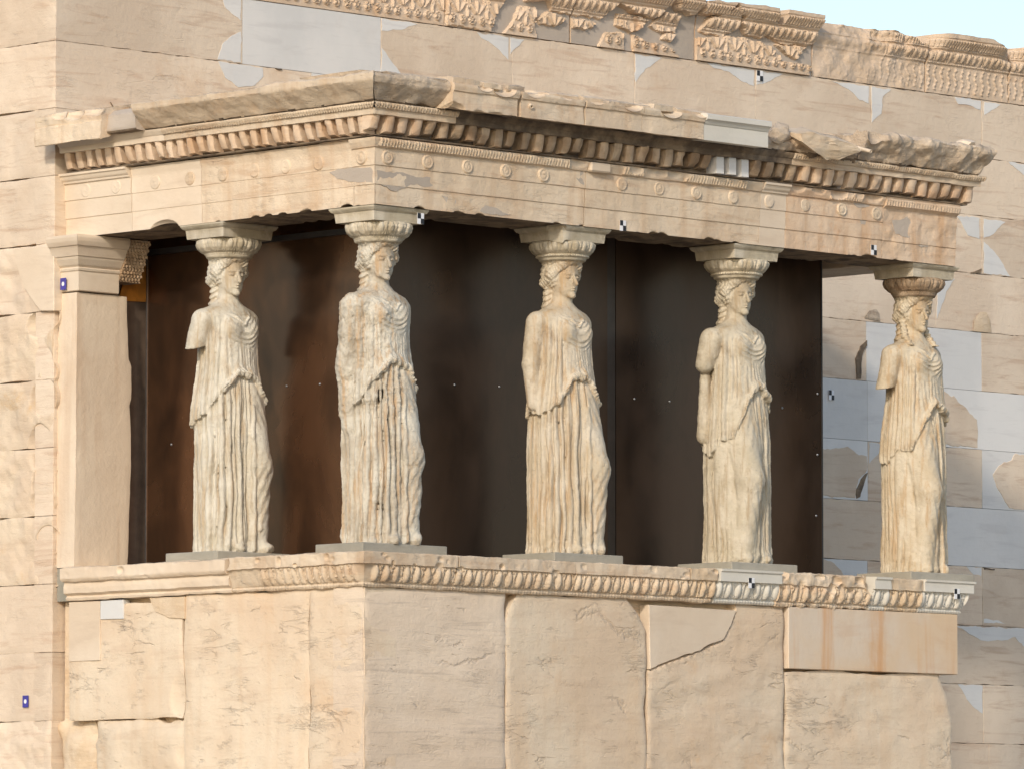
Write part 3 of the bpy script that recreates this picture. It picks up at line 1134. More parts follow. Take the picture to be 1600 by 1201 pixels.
def abites(fr, ua, ub, n):
    out = []
    for _ in range(n):
        u = ra.uniform(ua, ub)
        r = ra.uniform(.02, .05)
        z = 2.6 - r * .5
        c = (u, -.015, z) if fr == 'F' else (AX - .015, u, z)
        out.append((c, (r * 1.6, r, r) if fr == 'F' else (r, r * 1.6, r)))
    return out


def topbites(fr, ua, ub, n):
    out = []
    for _ in range(n):
        u = ra.uniform(ua, ub)
        r = ra.uniform(.03, .06)
        c = (u, -.085, 3.03) if fr == 'F' else (AX - .085, u, 3.03)
        out.append((c, (r * 1.8, r, r) if fr == 'F' else (r, r * 1.8, r)))
    return out


a1, a2, a3, a4 = fxa(912), fxa(1186), fxa(1226), fxa(1377)
kw = dict(soffit_shade=True, step=.010, pstep=.012, rsc=6, backd=-.5, sharpen=30)
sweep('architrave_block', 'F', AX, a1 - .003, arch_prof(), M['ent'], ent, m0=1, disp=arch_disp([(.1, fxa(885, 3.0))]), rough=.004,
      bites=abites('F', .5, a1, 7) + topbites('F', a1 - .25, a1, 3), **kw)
sweep('architrave_block', 'F', a1 + .003, a2 - .003, arch_prof(), M['ent'], ent, disp=arch_disp([(fxa(965, 3), fxa(1000, 3)), (fxa(1065, 3), fxa(1160, 3))]), rough=.005,
      bites=abites('F', a1, a2, 8) + topbites('F', fxa(942, 3), fxa(1065, 3), 9), **kw)
plate('crown_piece', 'F', [(fxa(913, 3), 2.985), (fxa(944, 3), 2.985), (fxa(944, 3), 3.052), (fxa(913, 3), 3.052)], M['smooth'], ent, proud=.07, thick=.1, bevel=.01)
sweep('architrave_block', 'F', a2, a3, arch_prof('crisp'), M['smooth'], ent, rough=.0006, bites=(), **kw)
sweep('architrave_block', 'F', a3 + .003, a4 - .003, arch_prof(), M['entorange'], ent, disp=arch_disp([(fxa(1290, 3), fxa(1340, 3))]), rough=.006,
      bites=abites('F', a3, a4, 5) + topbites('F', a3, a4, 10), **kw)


def rough_face(u, d, z):
    return np.where((z > 2.66) & (z < 2.96), .007 * fbm(np.stack([u, d, z], -1), 11, 4), 0) + leaf_row(u, z, 2.985, 3.045, .03, .018)


sweep('architrave_block', 'F', a4 + .003, AR, [(.0, 2.6), (.0, 2.73), (.008, 2.735), (.008, 2.86), (.015, 2.97), (.035, 2.985), (.05, 3.045), (.055, 3.056)], M['entorange'], ent, m1=0,
      disp=rough_face, rough=.006, bites=abites('F', a4, AR, 3), **kw)
# west side
w1, w2, w3, w4 = wya(553), wya(316), wya(207), wya(88)
sweep('architrave_block', 'W', 0.0, w1 - .002, arch_prof(), M['ent'], ent, off=AX, m0=1, rough=.004, bites=abites('W', .1, w1, 1), **kw)
sweep('architrave_block', 'W', w1 + .002, w2 - .002, arch_prof('plain'), M['ent'], ent, off=AX, rough=.006, bites=abites('W', w1, w2, 6), **kw)
sweep('architrave_block', 'W', w2 + .002, w3 - .002, arch_prof('plain'), M['smooth'], ent, off=AX, rough=.003,
      bites=[((AX - .03, wya(257), 2.575), (.10, .17, .085))], **kw)
sweep('architrave_block', 'W', w3 + .002, w4, arch_prof('crisp'), M['smooth'], ent, off=AX, rough=.001, **kw)
zz_ = lambda p, fr='F', o=0.0: pq(p, o) if fr == 'F' else pqx(p, AX + o)
for i, (fr, pr2, p) in enumerate([
        ('F', .0095, [(587, 266), (690, 281), (672, 292), (640, 289), (618, 300), (587, 286)]),
        ('F', .0175, [(890, 270), (912, 252), (910, 290), (900, 282)]),
        ('F', .0175, [(1288, 274), (1300, 272), (1345, 302), (1375, 305), (1375, 326), (1336, 324)]),
        ('F', .0095, [(1345, 326), (1372, 330), (1352, 352), (1334, 352), (1312, 330)]),
        ('F', .0095, [(1392, 345), (1420, 338), (1440, 352), (1418, 372), (1398, 366)]),
        ('F', .0015, [(1420, 366), (1450, 360), (1490, 372), (1470, 386), (1430, 384)]),
        ('F', .0015, [(690, 306), (760, 322), (800, 336), (770, 336), (700, 322)])]):
    plate('mortar_fill', fr, ragged(zz_(p, fr), .010, seed=70 + i), M['grey'], ent, off=0 if fr == 'F' else AX, proud=pr2, thick=.04, bevel=0)
plate('mortar_fill', 'W', ragged(zz_([(516, 270), (530, 264), (580, 262), (584, 268), (584, 286), (545, 284), (528, 280)], 'W'), .006, seed=91), M['grey'], ent, off=AX, proud=.0095, thick=.04, bevel=0)
# inner soffit, east return
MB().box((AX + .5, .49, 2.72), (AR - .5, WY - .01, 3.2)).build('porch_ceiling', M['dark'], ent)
MB().box((AR - .5, .51, 2.602), (AR, WY - .01, 3.05)).build('architrave_block', M['ent'], ent, bevel=.01)
MB().box((AX + .1, .1, 2.98), (AR - .1, WY - .01, 3.2)).build('entablature_core', M['ent'], ent)


# rosettes
def rosette(fr, u, z, off, mat, r=.052, h=.022, ring=True, seed=0):
    nr, na = 9, 28
    V = []
    for i in range(nr):
        rr = r * i / (nr - 1)
        for j in range(na):
            a = 2 * math.pi * j / na
            t = i / (nr - 1)
            dd = h * (1 - max(0, (t - .86) / .14) ** 2)
            if ring:
                dd -= .5 * h * (1 - math.exp(-((t - .55) / .2) ** 2)) * (t < .62) * .0 + .45 * h * math.exp(-((t - .58) / .09) ** 2)
            dd += .0012 * math.sin(seed + 2 * a + 3 * t)
            V.append((rr * math.cos(a), dd, rr * math.sin(a) * .97))
    V = np.array(V)
    P = place(fr, u + V[:, 0], V[:, 1], z + V[:, 2], off)
    F = []
    for i in range(nr - 1):
        for j in range(na):
            a, b = i * na + j, i * na + (j + 1) % na
            q = [a, b, b + na, a + na]
            F.append(q if fr == 'F' else q[::-1])
    b0 = len(P)
    rim = P[(nr - 1) * na:].copy()
    ax = 1 if fr == 'F' else 0
    rim[:, ax] = off + .01
    P = np.concatenate([P, rim])
    for j in range(na):
        a, b = (nr - 1) * na + j, (nr - 1) * na + (j + 1) % na
        q = [a, b, b0 + (j + 1) % na, b0 + j]
        F.append(q if fr == 'F' else q[::-1])
    mesh_obj('rosette', P, F, mat, ent)


RZ = 2.925
for i, px in enumerate([602, 665, 727, 787, 846, 968, 1027, 1085, 1142, 1199, 1255, 1312, 1366]):
    rosette('F', fxa(px, 2.92), RZ, -.014, M['smooth'] if px == 1199 else M['ent'], h=.011 if px in (1255, 1199, 1027) else .016, ring=px not in (1199, 1255, 1142, 968), seed=i)
for i, px in enumerate([568, 499, 448, 399, 349, 298, 244, 184, 137]):
    rosette('W', wya(px, 2.92), RZ, AX - (.014 if px > 560 or px < 200 else .008), M['smooth'] if px < 250 else M['ent'], h=.007 if px < 560 else .016, ring=px > 560, seed=i + 30)

# dentil band: recessed backing, band above, egg moulding above that
DZ0, DZ1 = 3.065, 3.195
BACK = [(.060, 3.057), (.066, 3.060), (.066, 3.068), (.012, 3.070), (.012, 3.197)]  # dark backing colour holds both patina and painted shade of the gaps
sweep('dentil_backing', 'F', AX, AR, BACK, M['crust_shade'], ent, m0=1, m1=1, step=.05, rough=.003, backd=-.2)
sweep('dentil_backing', 'W', 0, 3.12, BACK, M['crust_shade'], ent, off=AX, m0=1, step=.05, rough=.003, backd=-.2)


def dentil(fr, u, wdt, off, mat, h0=DZ0, dd=.135, crisp=False, seed=0):
    n = 5
    rg = np.random.RandomState(seed)
    V = []
    F = []
    idx = 0
    a0, a1 = u - wdt / 2, u + wdt / 2
    z0, z1 = h0, DZ1
    d0, d1 = .005, dd

    def face(fn):
        nonlocal idx
        for i in range(n + 1):
            for j in range(n + 1):
                V.append(fn(i / n, j / n))
        for i in range(n):
            for j in range(n):
                a = idx + i * (n + 1) + j
                F.append([a, a + 1, a + n + 2, a + n + 1])
        idx += (n + 1) ** 2
    L = lambda a, b, t: a + (b - a) * t
    face(lambda s, t: (L(a0, a1, s), d1, L(z1, z0, t)))
    face(lambda s, t: (a0, L(d0, d1, s), L(z1, z0, t)))
    face(lambda s, t: (a1, L(d1, d0, s), L(z1, z0, t)))
    face(lambda s, t: (L(a0, a1, s), L(d1, d0, t), z0))
    V = np.array(V)
    if not crisp:
        # round the lower front
        c = np.array([(a0 + a1) / 2, d0, z1])
        dn = (V[:, 1] - d0) / (d1 - d0)
        zn = (z1 - V[:, 2]) / (z1 - z0)
        kk = rg.uniform(.12, .30) * np.clip(dn + zn - 1.0, 0, 1) ** 1.5
        V[:, 1] -= kk * (d1 - d0) * 1.3
        V[:, 2] += kk * (z1 - z0) * .5
        un = (V[:, 0] - u) / (wdt / 2)
        V[:, 1] -= .012 * np.abs(un) ** 3 * dn
        V += fbm(np.stack([V[:, 0] + seed, V[:, 1], V[:, 2]], -1), 22, 3)[:, None] * rg.uniform(-.010, .010, 3) * dn[:, None]
    P = place(fr, V[:, 0], V[:, 1], V[:, 2], off)
    if fr == 'F':
        F = [f[::-1] for f in F]
    o = mesh_obj('dentil', P, F, mat, ent, smooth=not crisp)
    if not crisp:
        sharp(o, 60)


x = AX - .09
i = 0
while x < AR + .10:
    px = 800 + FPX * ((np.array([x, -.13, 3.1]) - CAM) @ _r) / ((np.array([x, -.13, 3.1]) - CAM) @ _d)
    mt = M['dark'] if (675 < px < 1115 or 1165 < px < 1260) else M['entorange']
    crisp = 1116 < px < 1168
    if crisp:
        mt = M['new']
    h0 = DZ0 + (random.uniform(0, .03) if not crisp else random.uniform(0, .02))
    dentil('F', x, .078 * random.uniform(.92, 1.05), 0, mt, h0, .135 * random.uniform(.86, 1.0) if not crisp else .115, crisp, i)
    i += 1
    x += .131
y = -.09 + .115
while y < 3.10:
    dentil('W', y, .064 * random.uniform(.92, 1.05), AX, M['entorange'], DZ0 + random.uniform(0, .015), .13 * random.uniform(.9, 1), False, i)
    i += 1
    y += .1085

BED = [(.01, 3.194), (.138, 3.194), (.140, 3.232), (.146, 3.236), (.165, 3.262), (.170, 3.275)]


def bed(fr, a, b, mat, off=0.0, m0=0, m1=0, leaf=True, rough=.003):
    sweep('bed_moulding', fr, a, b, BED, mat, ent, off=off, m0=m0, m1=m1, step=.008, pstep=.008, rough=rough, rsc=9, backd=-.2,
          disp=(lambda u, d, z: leaf_row(u, z, 3.238, 3.272, .026, .012)) if leaf else None)


bed('F', AX, fx(690, 3.2), M['ent'], m0=1)
bed('F', fx(690, 3.2), fx(1215, 3.2), M['crust_shade'], leaf=False, rough=.006)
bed('F', fx(1215, 3.2), AR, M['ent'], m1=1, rough=.006)
bed('W', 0, wya(280, 3.2), M['ent'], off=AX, m0=1)
bed('W', wya(280, 3.2) + .003, 3.12, M['smooth'], off=AX, leaf=False)

# cornice (geison)
G0, G1 = 3.275, 3.43
GEI = [(.10, G0 + .0), (.165, G0 + .001), (.26, 3.268), (.305, 3.262), (.310, 3.264), (.310, 3.385), (.322, 3.39), (.330, 3.42), (.328, 3.435), (.24, 3.452), (-.20, 3.50)]
GEIW = [(.10, G0), (.165, G0 + .001), (.26, 3.255), (.305, 3.235), (.310, 3.238), (.312, 3.36), (.30, 3.365), (.315, 3.42), (.31, 3.445), (.20, 3.47), (-.3, 3.50)]
BROK = [(.10, G0), (.165, G0 + .004), (.19, 3.30), (.24, 3.345), (.285, 3.385), (.292, 3.43), (.28, 3.455), (.05, 3.478), (-.25, 3.50)]
BIG = [(.10, G0), (.165, G0 + .002), (.18, 3.29), (.215, 3.34), (.265, 3.40), (.292, 3.435), (.290, 3.465), (.27, 3.478), (.15, 3.482), (-.2, 3.49)]


def geison(fr, a, b, prof, mat, off=0.0, rough=.006, rsc=7, m0=0, m1=0, bites=(), name='cornice_block', label=None, endn=.02, step=.014):
    return sweep(name, fr, a, b, prof, [mat, M['crust_shade']], ent, off=off, m0=m0, m1=m1, step=step, pstep=.014, rough=rough, rsc=rsc, bites=bites, backd=-.6, endn=endn, label=label, sharpen=45,
                 mifn=lambda u, d, z: ((z < 3.285) & (d < .29)).astype(int) if (mat not in (M['new'], M['creamnew'])) else (d < -9).astype(int))  # undersides of old blocks: black crust and soffit shade in one dark colour


def ebites(fr, ua, ub, n, off=0.0, z=3.25, rr=(.02, .05), d=.33):
    out = []
    for _ in range(n):
        u = ra.uniform(ua, ub)
        r = ra.uniform(*rr)
        c = (u, -d, z - r * .3) if fr == 'F' else (off - d, u, z - r * .3)
        out.append((c, (r * 2, r * 1.3, r) if fr == 'F' else (r * 1.3, r * 2, r)))
    return out


def tb(fr, ua, ub, n, off=0.0, z=3.46, rr=(.03, .06), d=.33):
    return ebites(fr, ua, ub, n, off, z, rr, d)


g0 = fx(690, 3.3)
ga, gb, gc, gd = fx(803, 3.35) - .29, fx(812, 3.35) - .29, fx(1094, 3.35) - .29, fx(1194, 3.35) - .29
geison('F', AX, g0 - .2, BROK, M['rock'], rough=.018, rsc=8, m0=1, endn=0)
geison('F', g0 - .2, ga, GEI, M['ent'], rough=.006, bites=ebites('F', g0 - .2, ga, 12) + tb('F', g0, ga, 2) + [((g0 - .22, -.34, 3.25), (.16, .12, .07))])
geison('F', ga + .01, gb - .005, [(p[0] * .85, p[1]) for p in GEI], M['grey'], rough=.004, endn=0)
q1, q2 = ga + (gc - ga) * .18, ga + (gc - ga) * .55
for (s0, s1) in ((gb, gb + .62), (gb + .626, gb + 1.20), (gb + 1.206, gc)):
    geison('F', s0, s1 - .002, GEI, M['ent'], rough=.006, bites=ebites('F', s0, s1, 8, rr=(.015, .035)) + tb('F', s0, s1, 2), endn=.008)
GNEW = [(.10, G0 + .002), (.17, G0), (.300, 3.262), (.306, 3.264), (.306, 3.375), (.312, 3.378), (.322, 3.40), (.345, 3.412), (.345, 3.445), (.335, 3.452), (-.2, 3.51)]
geison('F', gc + .003, gd, GNEW, M['creamnew'], rough=.0005, endn=0, label='crisp replacement cornice block of white marble')
ge = fx(1343, 3.35) - .24
geison('F', gd + .004, ge, [(.10, G0), (.165, G0 + .004), (.175, 3.30), (.19, 3.33), (.15, 3.38), (.10, 3.43), (-.05, 3.46), (-.25, 3.49)], M['rock'], rough=.03, rsc=6)
geison('F', ge + .006, AR - .06, BIG, M['rock'], rough=.024, rsc=9, m1=.75, endn=.0, step=.010, bites=[((ge + .1, -.36, 3.47), .12), ((ge + .55, -.36, 3.36), (.14, .1, .06)), ((ge + .95, -.38, 3.40), (.10, .1, .08))])
# west cornice
wg1 = wya(262, 3.4) - .2
wg2 = wya(222, 3.4) - .15
geison('W', 0, wg1 + .25, [(.10, G0), (.165, G0 + .003), (.185, 3.295), (.225, 3.335), (.27, 3.375), (.30, 3.405), (.302, 3.445), (.285, 3.458), (.10, 3.475), (-.25, 3.50)], M['ent'], off=AX, rough=.013, rsc=6, m0=1, endn=.05)
geison('W', wg1 + .25, wg2 + .3, [(.10, G0), (.165, G0), (.24, 3.28), (.25, 3.30), (.25, 3.40), (.2, 3.44), (-.3, 3.48)], M['grey'], off=AX, rough=.006)
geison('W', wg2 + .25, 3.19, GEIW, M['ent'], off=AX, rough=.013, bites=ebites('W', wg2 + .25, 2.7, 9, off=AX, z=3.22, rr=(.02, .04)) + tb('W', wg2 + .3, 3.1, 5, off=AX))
# roof slabs
rx = [AX - .05, 1.4, 2.7, 4.0, 5.2, AR + .02]
for i in range(5):
    slab('roof_slab', 'F', [(rx[i] + .004, 3.2), (rx[i] + .004, 3.5)], [(rx[i + 1] - .004, 3.2), (rx[i + 1] - .004, 3.5)], 3.3, 3.497, M['rock'], ent, off=.12, proud=0, rough=.02, step=.05, backd=-(WY - .14), rim=.02)
# rubble lumps along the broken top edge


def lump(name, c, r, mat, parent, seed=0, sub=3, amp=.35, label=None, cat=None, flat=None):
    import bmesh
    bm = bmesh.new()
    bmesh.ops.create_icosphere(bm, subdivisions=sub, radius=1)
    V = np.array([v.co[:] for v in bm.verts])
    F = [[v.index for v in f.verts] for f in bm.faces]
    bm.free()
    # facet: intersect with random planes
    rg = np.random.RandomState(seed)
    for _ in range(9):
        nn = rg.randn(3)
        nn /= np.linalg.norm(nn)
        h = rg.uniform(.55, .85)
        s = V @ nn
        k = s > h
        V[k] -= (s[k] - h)[:, None] * nn
    V = V * (1 + amp * .35 * fbm(V + seed, 2.2, 4)[:, None])
    V = V * np.array(r) + np.array(c)
    o = mesh_obj(name, V, F, mat, parent, loc=None if parent is not None else c, label=None)
    sharp(o, 35)
    if parent is None:
        tag(o, label, cat)
    return o


for i, (px, z, r, d, mt) in enumerate([(1212, 3.40, (.12, .10, .09), .18, 'rock'), (1236, 3.37, (.10, .08, .06), .14, 'dark')]):
    lump('cornice_fragment', (fx(px, 3.4) - d * .9, -d, z), r, M[mt], ent, seed=i + 3)
for i, (pa_, pb_) in enumerate([(600, 688), (692, 734), (742, 772), (779, 803), (846, 892), (897, 931), (938, 1000), (1006, 1036), (1046, 1092)]):
    ua, ub = fx(pa_, 3.45) - .2, fx(pb_, 3.45) - .2
    k = random.uniform(-.012, .012)
    geison('F', ua, ub, [(.20, 3.43), (.285 + k, 3.437), (.29 + k, 3.468 + k), (.25, 3.482 + k), (.0, 3.50)], M['ent'] if i % 3 else M['rock'], rough=.007, rsc=10, endn=.03, step=.01, name='cornice_fragment')
# loose things on the cornice
lump('stone_block', (fx(1508, 3.5) - .25, -.22, 3.49), (.085, .07, .05), M['smooth'], None, 81, 3, .1, 'small pale squared stone lying on the right end of the cornice', 'stone')
def hull(name, pts, mat, loc, sub=2, rough=.008, sc=14):
    import bmesh
    bm = bmesh.new()
    for p in pts:
        bm.verts.new(p)
    r_ = bmesh.ops.convex_hull(bm, input=bm.verts)
    bmesh.ops.triangulate(bm, faces=bm.faces)
    for _ in range(sub):
        bmesh.ops.subdivide_edges(bm, edges=bm.edges, cuts=1, use_grid_fill=True)
    bmesh.ops.delete(bm, geom=[v for v in bm.verts if not v.link_faces], context='VERTS')
    bmesh.ops.recalc_face_normals(bm, faces=bm.faces)
    bm.verts.index_update()
    V = np.array([v.co[:] for v in bm.verts])
    N = np.array([v.normal[:] for v in bm.verts])
    F = [[v.index for v in f.verts] for f in bm.faces]
    bm.free()
    V = V + N * (fbm(V, sc, 4) * rough)[:, None]
    o = mesh_obj(name, V, F, mat, None, loc=loc)
    sharp(o, 28)
    return o


_q = pq([(1252, 209), (1264, 206), (1300, 216), (1335, 226), (1346, 236), (1318, 249), (1296, 250), (1270, 234), (1253, 222)], -.31)
_pts = [(x, -.31 + (.03 if k in (5, 6) else 0), z) for k, (x, z) in enumerate(_q)] + [(x, -.10, min(z + .03, 3.52)) for k, (x, z) in enumerate(_q) if k < 5] + [(_q[2][0], -.02, 3.50)]
fr_ = hull('stone_fragment', _pts, M['ochre'], (_q[2][0], -.2, 3.45), 3)
tag(fr_, 'large loose ochre stone fragment overhanging the broken cornice right of centre', 'stone')


def rod(name, p0, p1, r, mat, label, cat):
    p0 = np.array(p0, float)
    p1 = np.array(p1, float)
    ax = p1 - p0
    L = np.linalg.norm(ax)
    ax /= L
    a = np.cross(ax, (0, 0, 1))
    a /= np.linalg.norm(a)
    b = np.cross(ax, a)
    V = []
    F = []
    n = 14
    rings = [(0, r * .6), (0, r), (L, r), (L, r * .62), (L - .05, r * .6)]
    for t, rr in rings:
        for j in range(n):
            th = 2 * math.pi * j / n
            V.append(p0 + ax * t + (a * math.cos(th) + b * math.sin(th)) * rr)
    for i in range(len(rings) - 1):
        for j in range(n):
            F.append([i * n + j, i * n + (j + 1) % n, (i + 1) * n + (j + 1) % n, (i + 1) * n + j])
    F.append(list(range(n))[::-1])
    o = mesh_obj(name, V, F, mat, loc=tuple(p0))
    sharp(o, 40)
    tag(o, label, cat)


pa, pb = at(814, 155, Y=-.18), at(831, 167, Y=-.33)
rod('drain_pipe', pa, pb, .016, M['pipe'], 'short cream pipe stub poking out over the cornice left of centre', 'pipe')
pa, pb = at(1337, 231, Y=-.22), at(1361, 237, Y=-.36)
rod('drain_pipe', pa, pb, .014, M['pipe'], 'short cream pipe stub beside the loose ochre fragment', 'pipe')

# ------------------------------------------------------------------ anta (pilaster) at the left end
anta = thing('corner_pilaster', 'square marble pilaster with moulded capital at the left end of the porch', 'pilaster', (.3, 3.1, .236))
YS = 3.0
M['anta'] = stone('pilaster_marble', (.68, .56, .43), (.74, .62, .48), (.60, .47, .34), .2, (.52, .36, .23), .35, (.56, .40, .27), .45, .75, .0016, vary=.02, veinz=1.5, speck=.2)
right = [(.52, .236), (.53, .5), (.545, .9), (.55, 1.2), (.535, 1.42), (.55, 1.46), (.55, 1.7), (.52, 1.75), (.51, 2.0), (.50, 2.2)]
slab('pilaster_shaft', 'F', [(.012, .236), (.03, 1.2), (.03, 2.2)], right, .236, 2.195, M['anta'], anta, off=YS, rough=.003, rsc=3, step=.025, rim=.004, rimw=.01, jit=.006, backd=-.19)
slab('pilaster_shaft', 'W', [(YS + .002, .236), (YS + .002, 2.2)], [(YS + .23, .236), (YS + .2, 1.9), (YS + .12, 2.195)], .236, 2.195, M['anta'], anta, off=.022, rough=.003, rsc=3, step=.025, rim=.003, rimw=.01, jit=.004, backd=-.4)
CAPP = [(.0, 2.205), (.006, 2.21), (.006, 2.345), (.016, 2.352), (.020, 2.366), (.012, 2.376), (.03, 2.39), (.055, 2.43), (.06, 2.445), (.07, 2.45), (.09, 2.50), (.098, 2.515), (.11, 2.52), (.125, 2.55), (.13, 2.575), (.125, 2.595)]
sweep('pilaster_capital', 'F', .025, .40, CAPP, M['smooth'], anta, off=YS - .02, m0=1, step=.05, pstep=.006, rough=.0006, backd=-.2, sharpen=25)
sweep('pilaster_capital', 'W', YS - .02, YS + .19, CAPP, M['smooth'], anta, off=.025, m0=1, step=.05, pstep=.006, rough=.0006, backd=-.3, sharpen=25)
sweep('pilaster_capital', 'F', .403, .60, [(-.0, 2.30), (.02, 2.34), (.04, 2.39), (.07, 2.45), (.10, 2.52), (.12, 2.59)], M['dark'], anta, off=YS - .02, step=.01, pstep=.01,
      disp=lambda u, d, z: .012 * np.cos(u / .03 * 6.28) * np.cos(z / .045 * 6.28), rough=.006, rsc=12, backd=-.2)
# chamfered stone beside the capital, built into the wall
plate('wall_block', 'W', ragged(pqx([(20, 388), (84, 384), (84, 486), (62, 486), (38, 452), (24, 412)], -.05), .003, seed=9), M['smooth'], wall, off=-.05, proud=0, thick=.3, bevel=.006)

# ------------------------------------------------------------------ brown screens inside the porch
scr = thing('metal_screen', 'dark brown reflective sheet metal screen closing the porch behind the caryatids', 'screen', (3.0, 1.2, .236))
PZ0, PZ1 = .24, 2.70
SY, SX = .80, .80
XR = float(at(1285, 700, Y=SY)[0])
for a, b in ((SX, 3.19), (3.275, XR - .012)):
    MB().box((a + .004, SY, PZ0), (b, SY + .012, PZ1)).build('sheet', M['panel'], scr)
MB().box((3.19, SY + .004, PZ0), (3.275, SY + .02, PZ1)).build('cover_strip', plain('strip_brown', (.045, .035, .03), .3), scr)
MB().box((XR - .012, SY - .006, PZ0), (XR, SY + .03, PZ1)).build('edge_trim', M['frame'], scr)
YL = float(at(228, 700, X=SX)[1])
MB().box((SX, SY + .016, PZ0), (SX + .012, YL - .012, PZ1)).build('sheet', M['panelsunlit'], scr)
MB().box((SX - .006, YL - .012, PZ0), (SX + .03, YL, PZ1)).build('edge_trim', M['steel'], scr)
MB().box((SX + .02, SY + .03, 2.52), (SX - .03, YL, 2.56)).build('top_rail', M['frame'], scr)
MB().box((.42, WY - .03, PZ0), (SX + .2, WY - .012, 2.35)).build('sheet', plain('grey_brown_sheet', (.14, .10, .075), .4), scr)
plate('lit_wall_sliver', 'F', pq([(186, 470), (192, 445), (215, 420), (229, 412), (229, 472)], WY - .05), plain('sunlit_wall_orange', (.55, .22, .03), .6), scr, off=WY - .05, proud=0, thick=.01, bevel=0, label='painted sliver of sunlit wall behind the pilaster capital')  # orange sheet for a sliver of lit wall, sunlight put into its colour


def bolts(fr, lst, off):
    for px, py in lst:
        p = at(px, py, Y=off) if fr == 'F' else at(px, py, X=off)
        import bmesh
        bm = bmesh.new()
        bmesh.ops.create_icosphere(bm, subdivisions=2, radius=.010)
        V = np.array([v.co[:] for v in bm.verts]) + p
        F = [[v.index for v in f.verts] for f in bm.faces]
        bm.free()
        mesh_obj('bolt', V, F, M['steel'], scr)


bolts('F', [(710, 601), (780, 604), (991, 623), (1046, 627), (1277, 615), (1277, 710), (1275, 805), (1275, 900), (1222, 637)], SY)
bolts('W', [(268, 694), (448, 603), (500, 600)], SX)


# ------------------------------------------------------------------ survey targets
def target(fr, px, py, off, size=(.062, .075), label='', kind='check'):
    p = at(px, py, Y=off) if fr == 'F' else at(px, py, X=off)
    u = p[0] if fr == 'F' else p[1]
    z = p[2]
    a, b = size[0] / 2, size[1] / 2
    t = thing('survey_target', label, 'survey target', tuple(p), 'survey targets stuck on the marble')
    if kind == 'check':
        plate('backing', fr, [(u - a, z - b), (u + a, z - b), (u + a, z + b), (u - a, z + b)], M['white'], t, off=off, proud=.003, thick=.003, bevel=0)
        for (s0, s1) in ((-1, 1), (1, -1)):
            plate('dark_square', fr, [(u, z), (u + s0 * a * .98, z), (u + s0 * a * .98, z + s1 * b * .98), (u, z + s1 * b * .98)], M['black'], t, off=off, proud=.0045, thick=.0015, bevel=0)
    else:
        plate('backing', fr, [(u - a, z - b), (u + a, z - b), (u + a, z + b), (u - a, z + b)], M['purple'], t, off=off, proud=.003, thick=.003, bevel=0)
        plate('dot', fr, [(u + a * .45 * math.cos(k * math.pi / 8), z + a * .5 * math.sin(k * math.pi / 8)) for k in range(16)], M['white'], t, off=off, proud=.0045, thick=.0015, bevel=0)


target('F', 657, 342, -.02, label='checkered survey target on the abacus above the corner caryatid')
target('F', 973, 353, -.004, label='checkered survey target on the architrave right of the middle caryatid')
target('F', 1365, 391, -.004, label='checkered survey target on the architrave left of the rightmost caryatid')
target('F', 1187, 119, WY - .008, (.072, .085), label='checkered survey target on the upper wall below the carved frieze')
target('F', 1299, 617, WY - .008, (.062, .08), label='checkered survey target on pale wall marble beside the screen edge')
target('F', 1174, 910, -.10, label='checkered survey target on the white moulding under the fourth caryatid')
target('F', 1495, 927, -.10, label='checkered survey target at the right end of the podium moulding')
target('W', 99, 444, .0, (.062, .085), label='blue survey target with white dot on the pilaster capital', kind='dot')
target('W', 40, 1095, WX - .012, (.062, .085), label='blue survey target with white dot low on the far left wall', kind='dot')


# ------------------------------------------------------------------ caryatids: signed distance field -> surface nets
PATINA = {}
for nm, c1, c2, vn, st_, sk_ in (
        ('pale', (.54, .49, .39), (.64, .60, .51), (.48, .38, .26), (.36, .27, .17), (.46, .36, .24)),
        ('grey', (.44, .39, .31), (.60, .56, .47), (.38, .29, .19), (.27, .21, .14), (.46, .32, .19)),
        ('honey', (.52, .44, .32), (.61, .54, .43), (.46, .34, .22), (.35, .25, .15), (.48, .34, .20)),
        ('dusty', (.50, .44, .33), (.60, .54, .43), (.42, .33, .22), (.33, .26, .17), (.42, .33, .22)),
        ('amber', (.53, .44, .31), (.61, .54, .42), (.48, .36, .22), (.37, .26, .15), (.48, .34, .20))):
    PATINA[nm] = stone('statue_marble_' + nm, c1, c2, vn, .5, st_, .9, sk_, .9, .74, .0032, vary=.03, veinz=1.2, bsc=34, blotch=4, pit=.0016, skx=16, speck=.6)


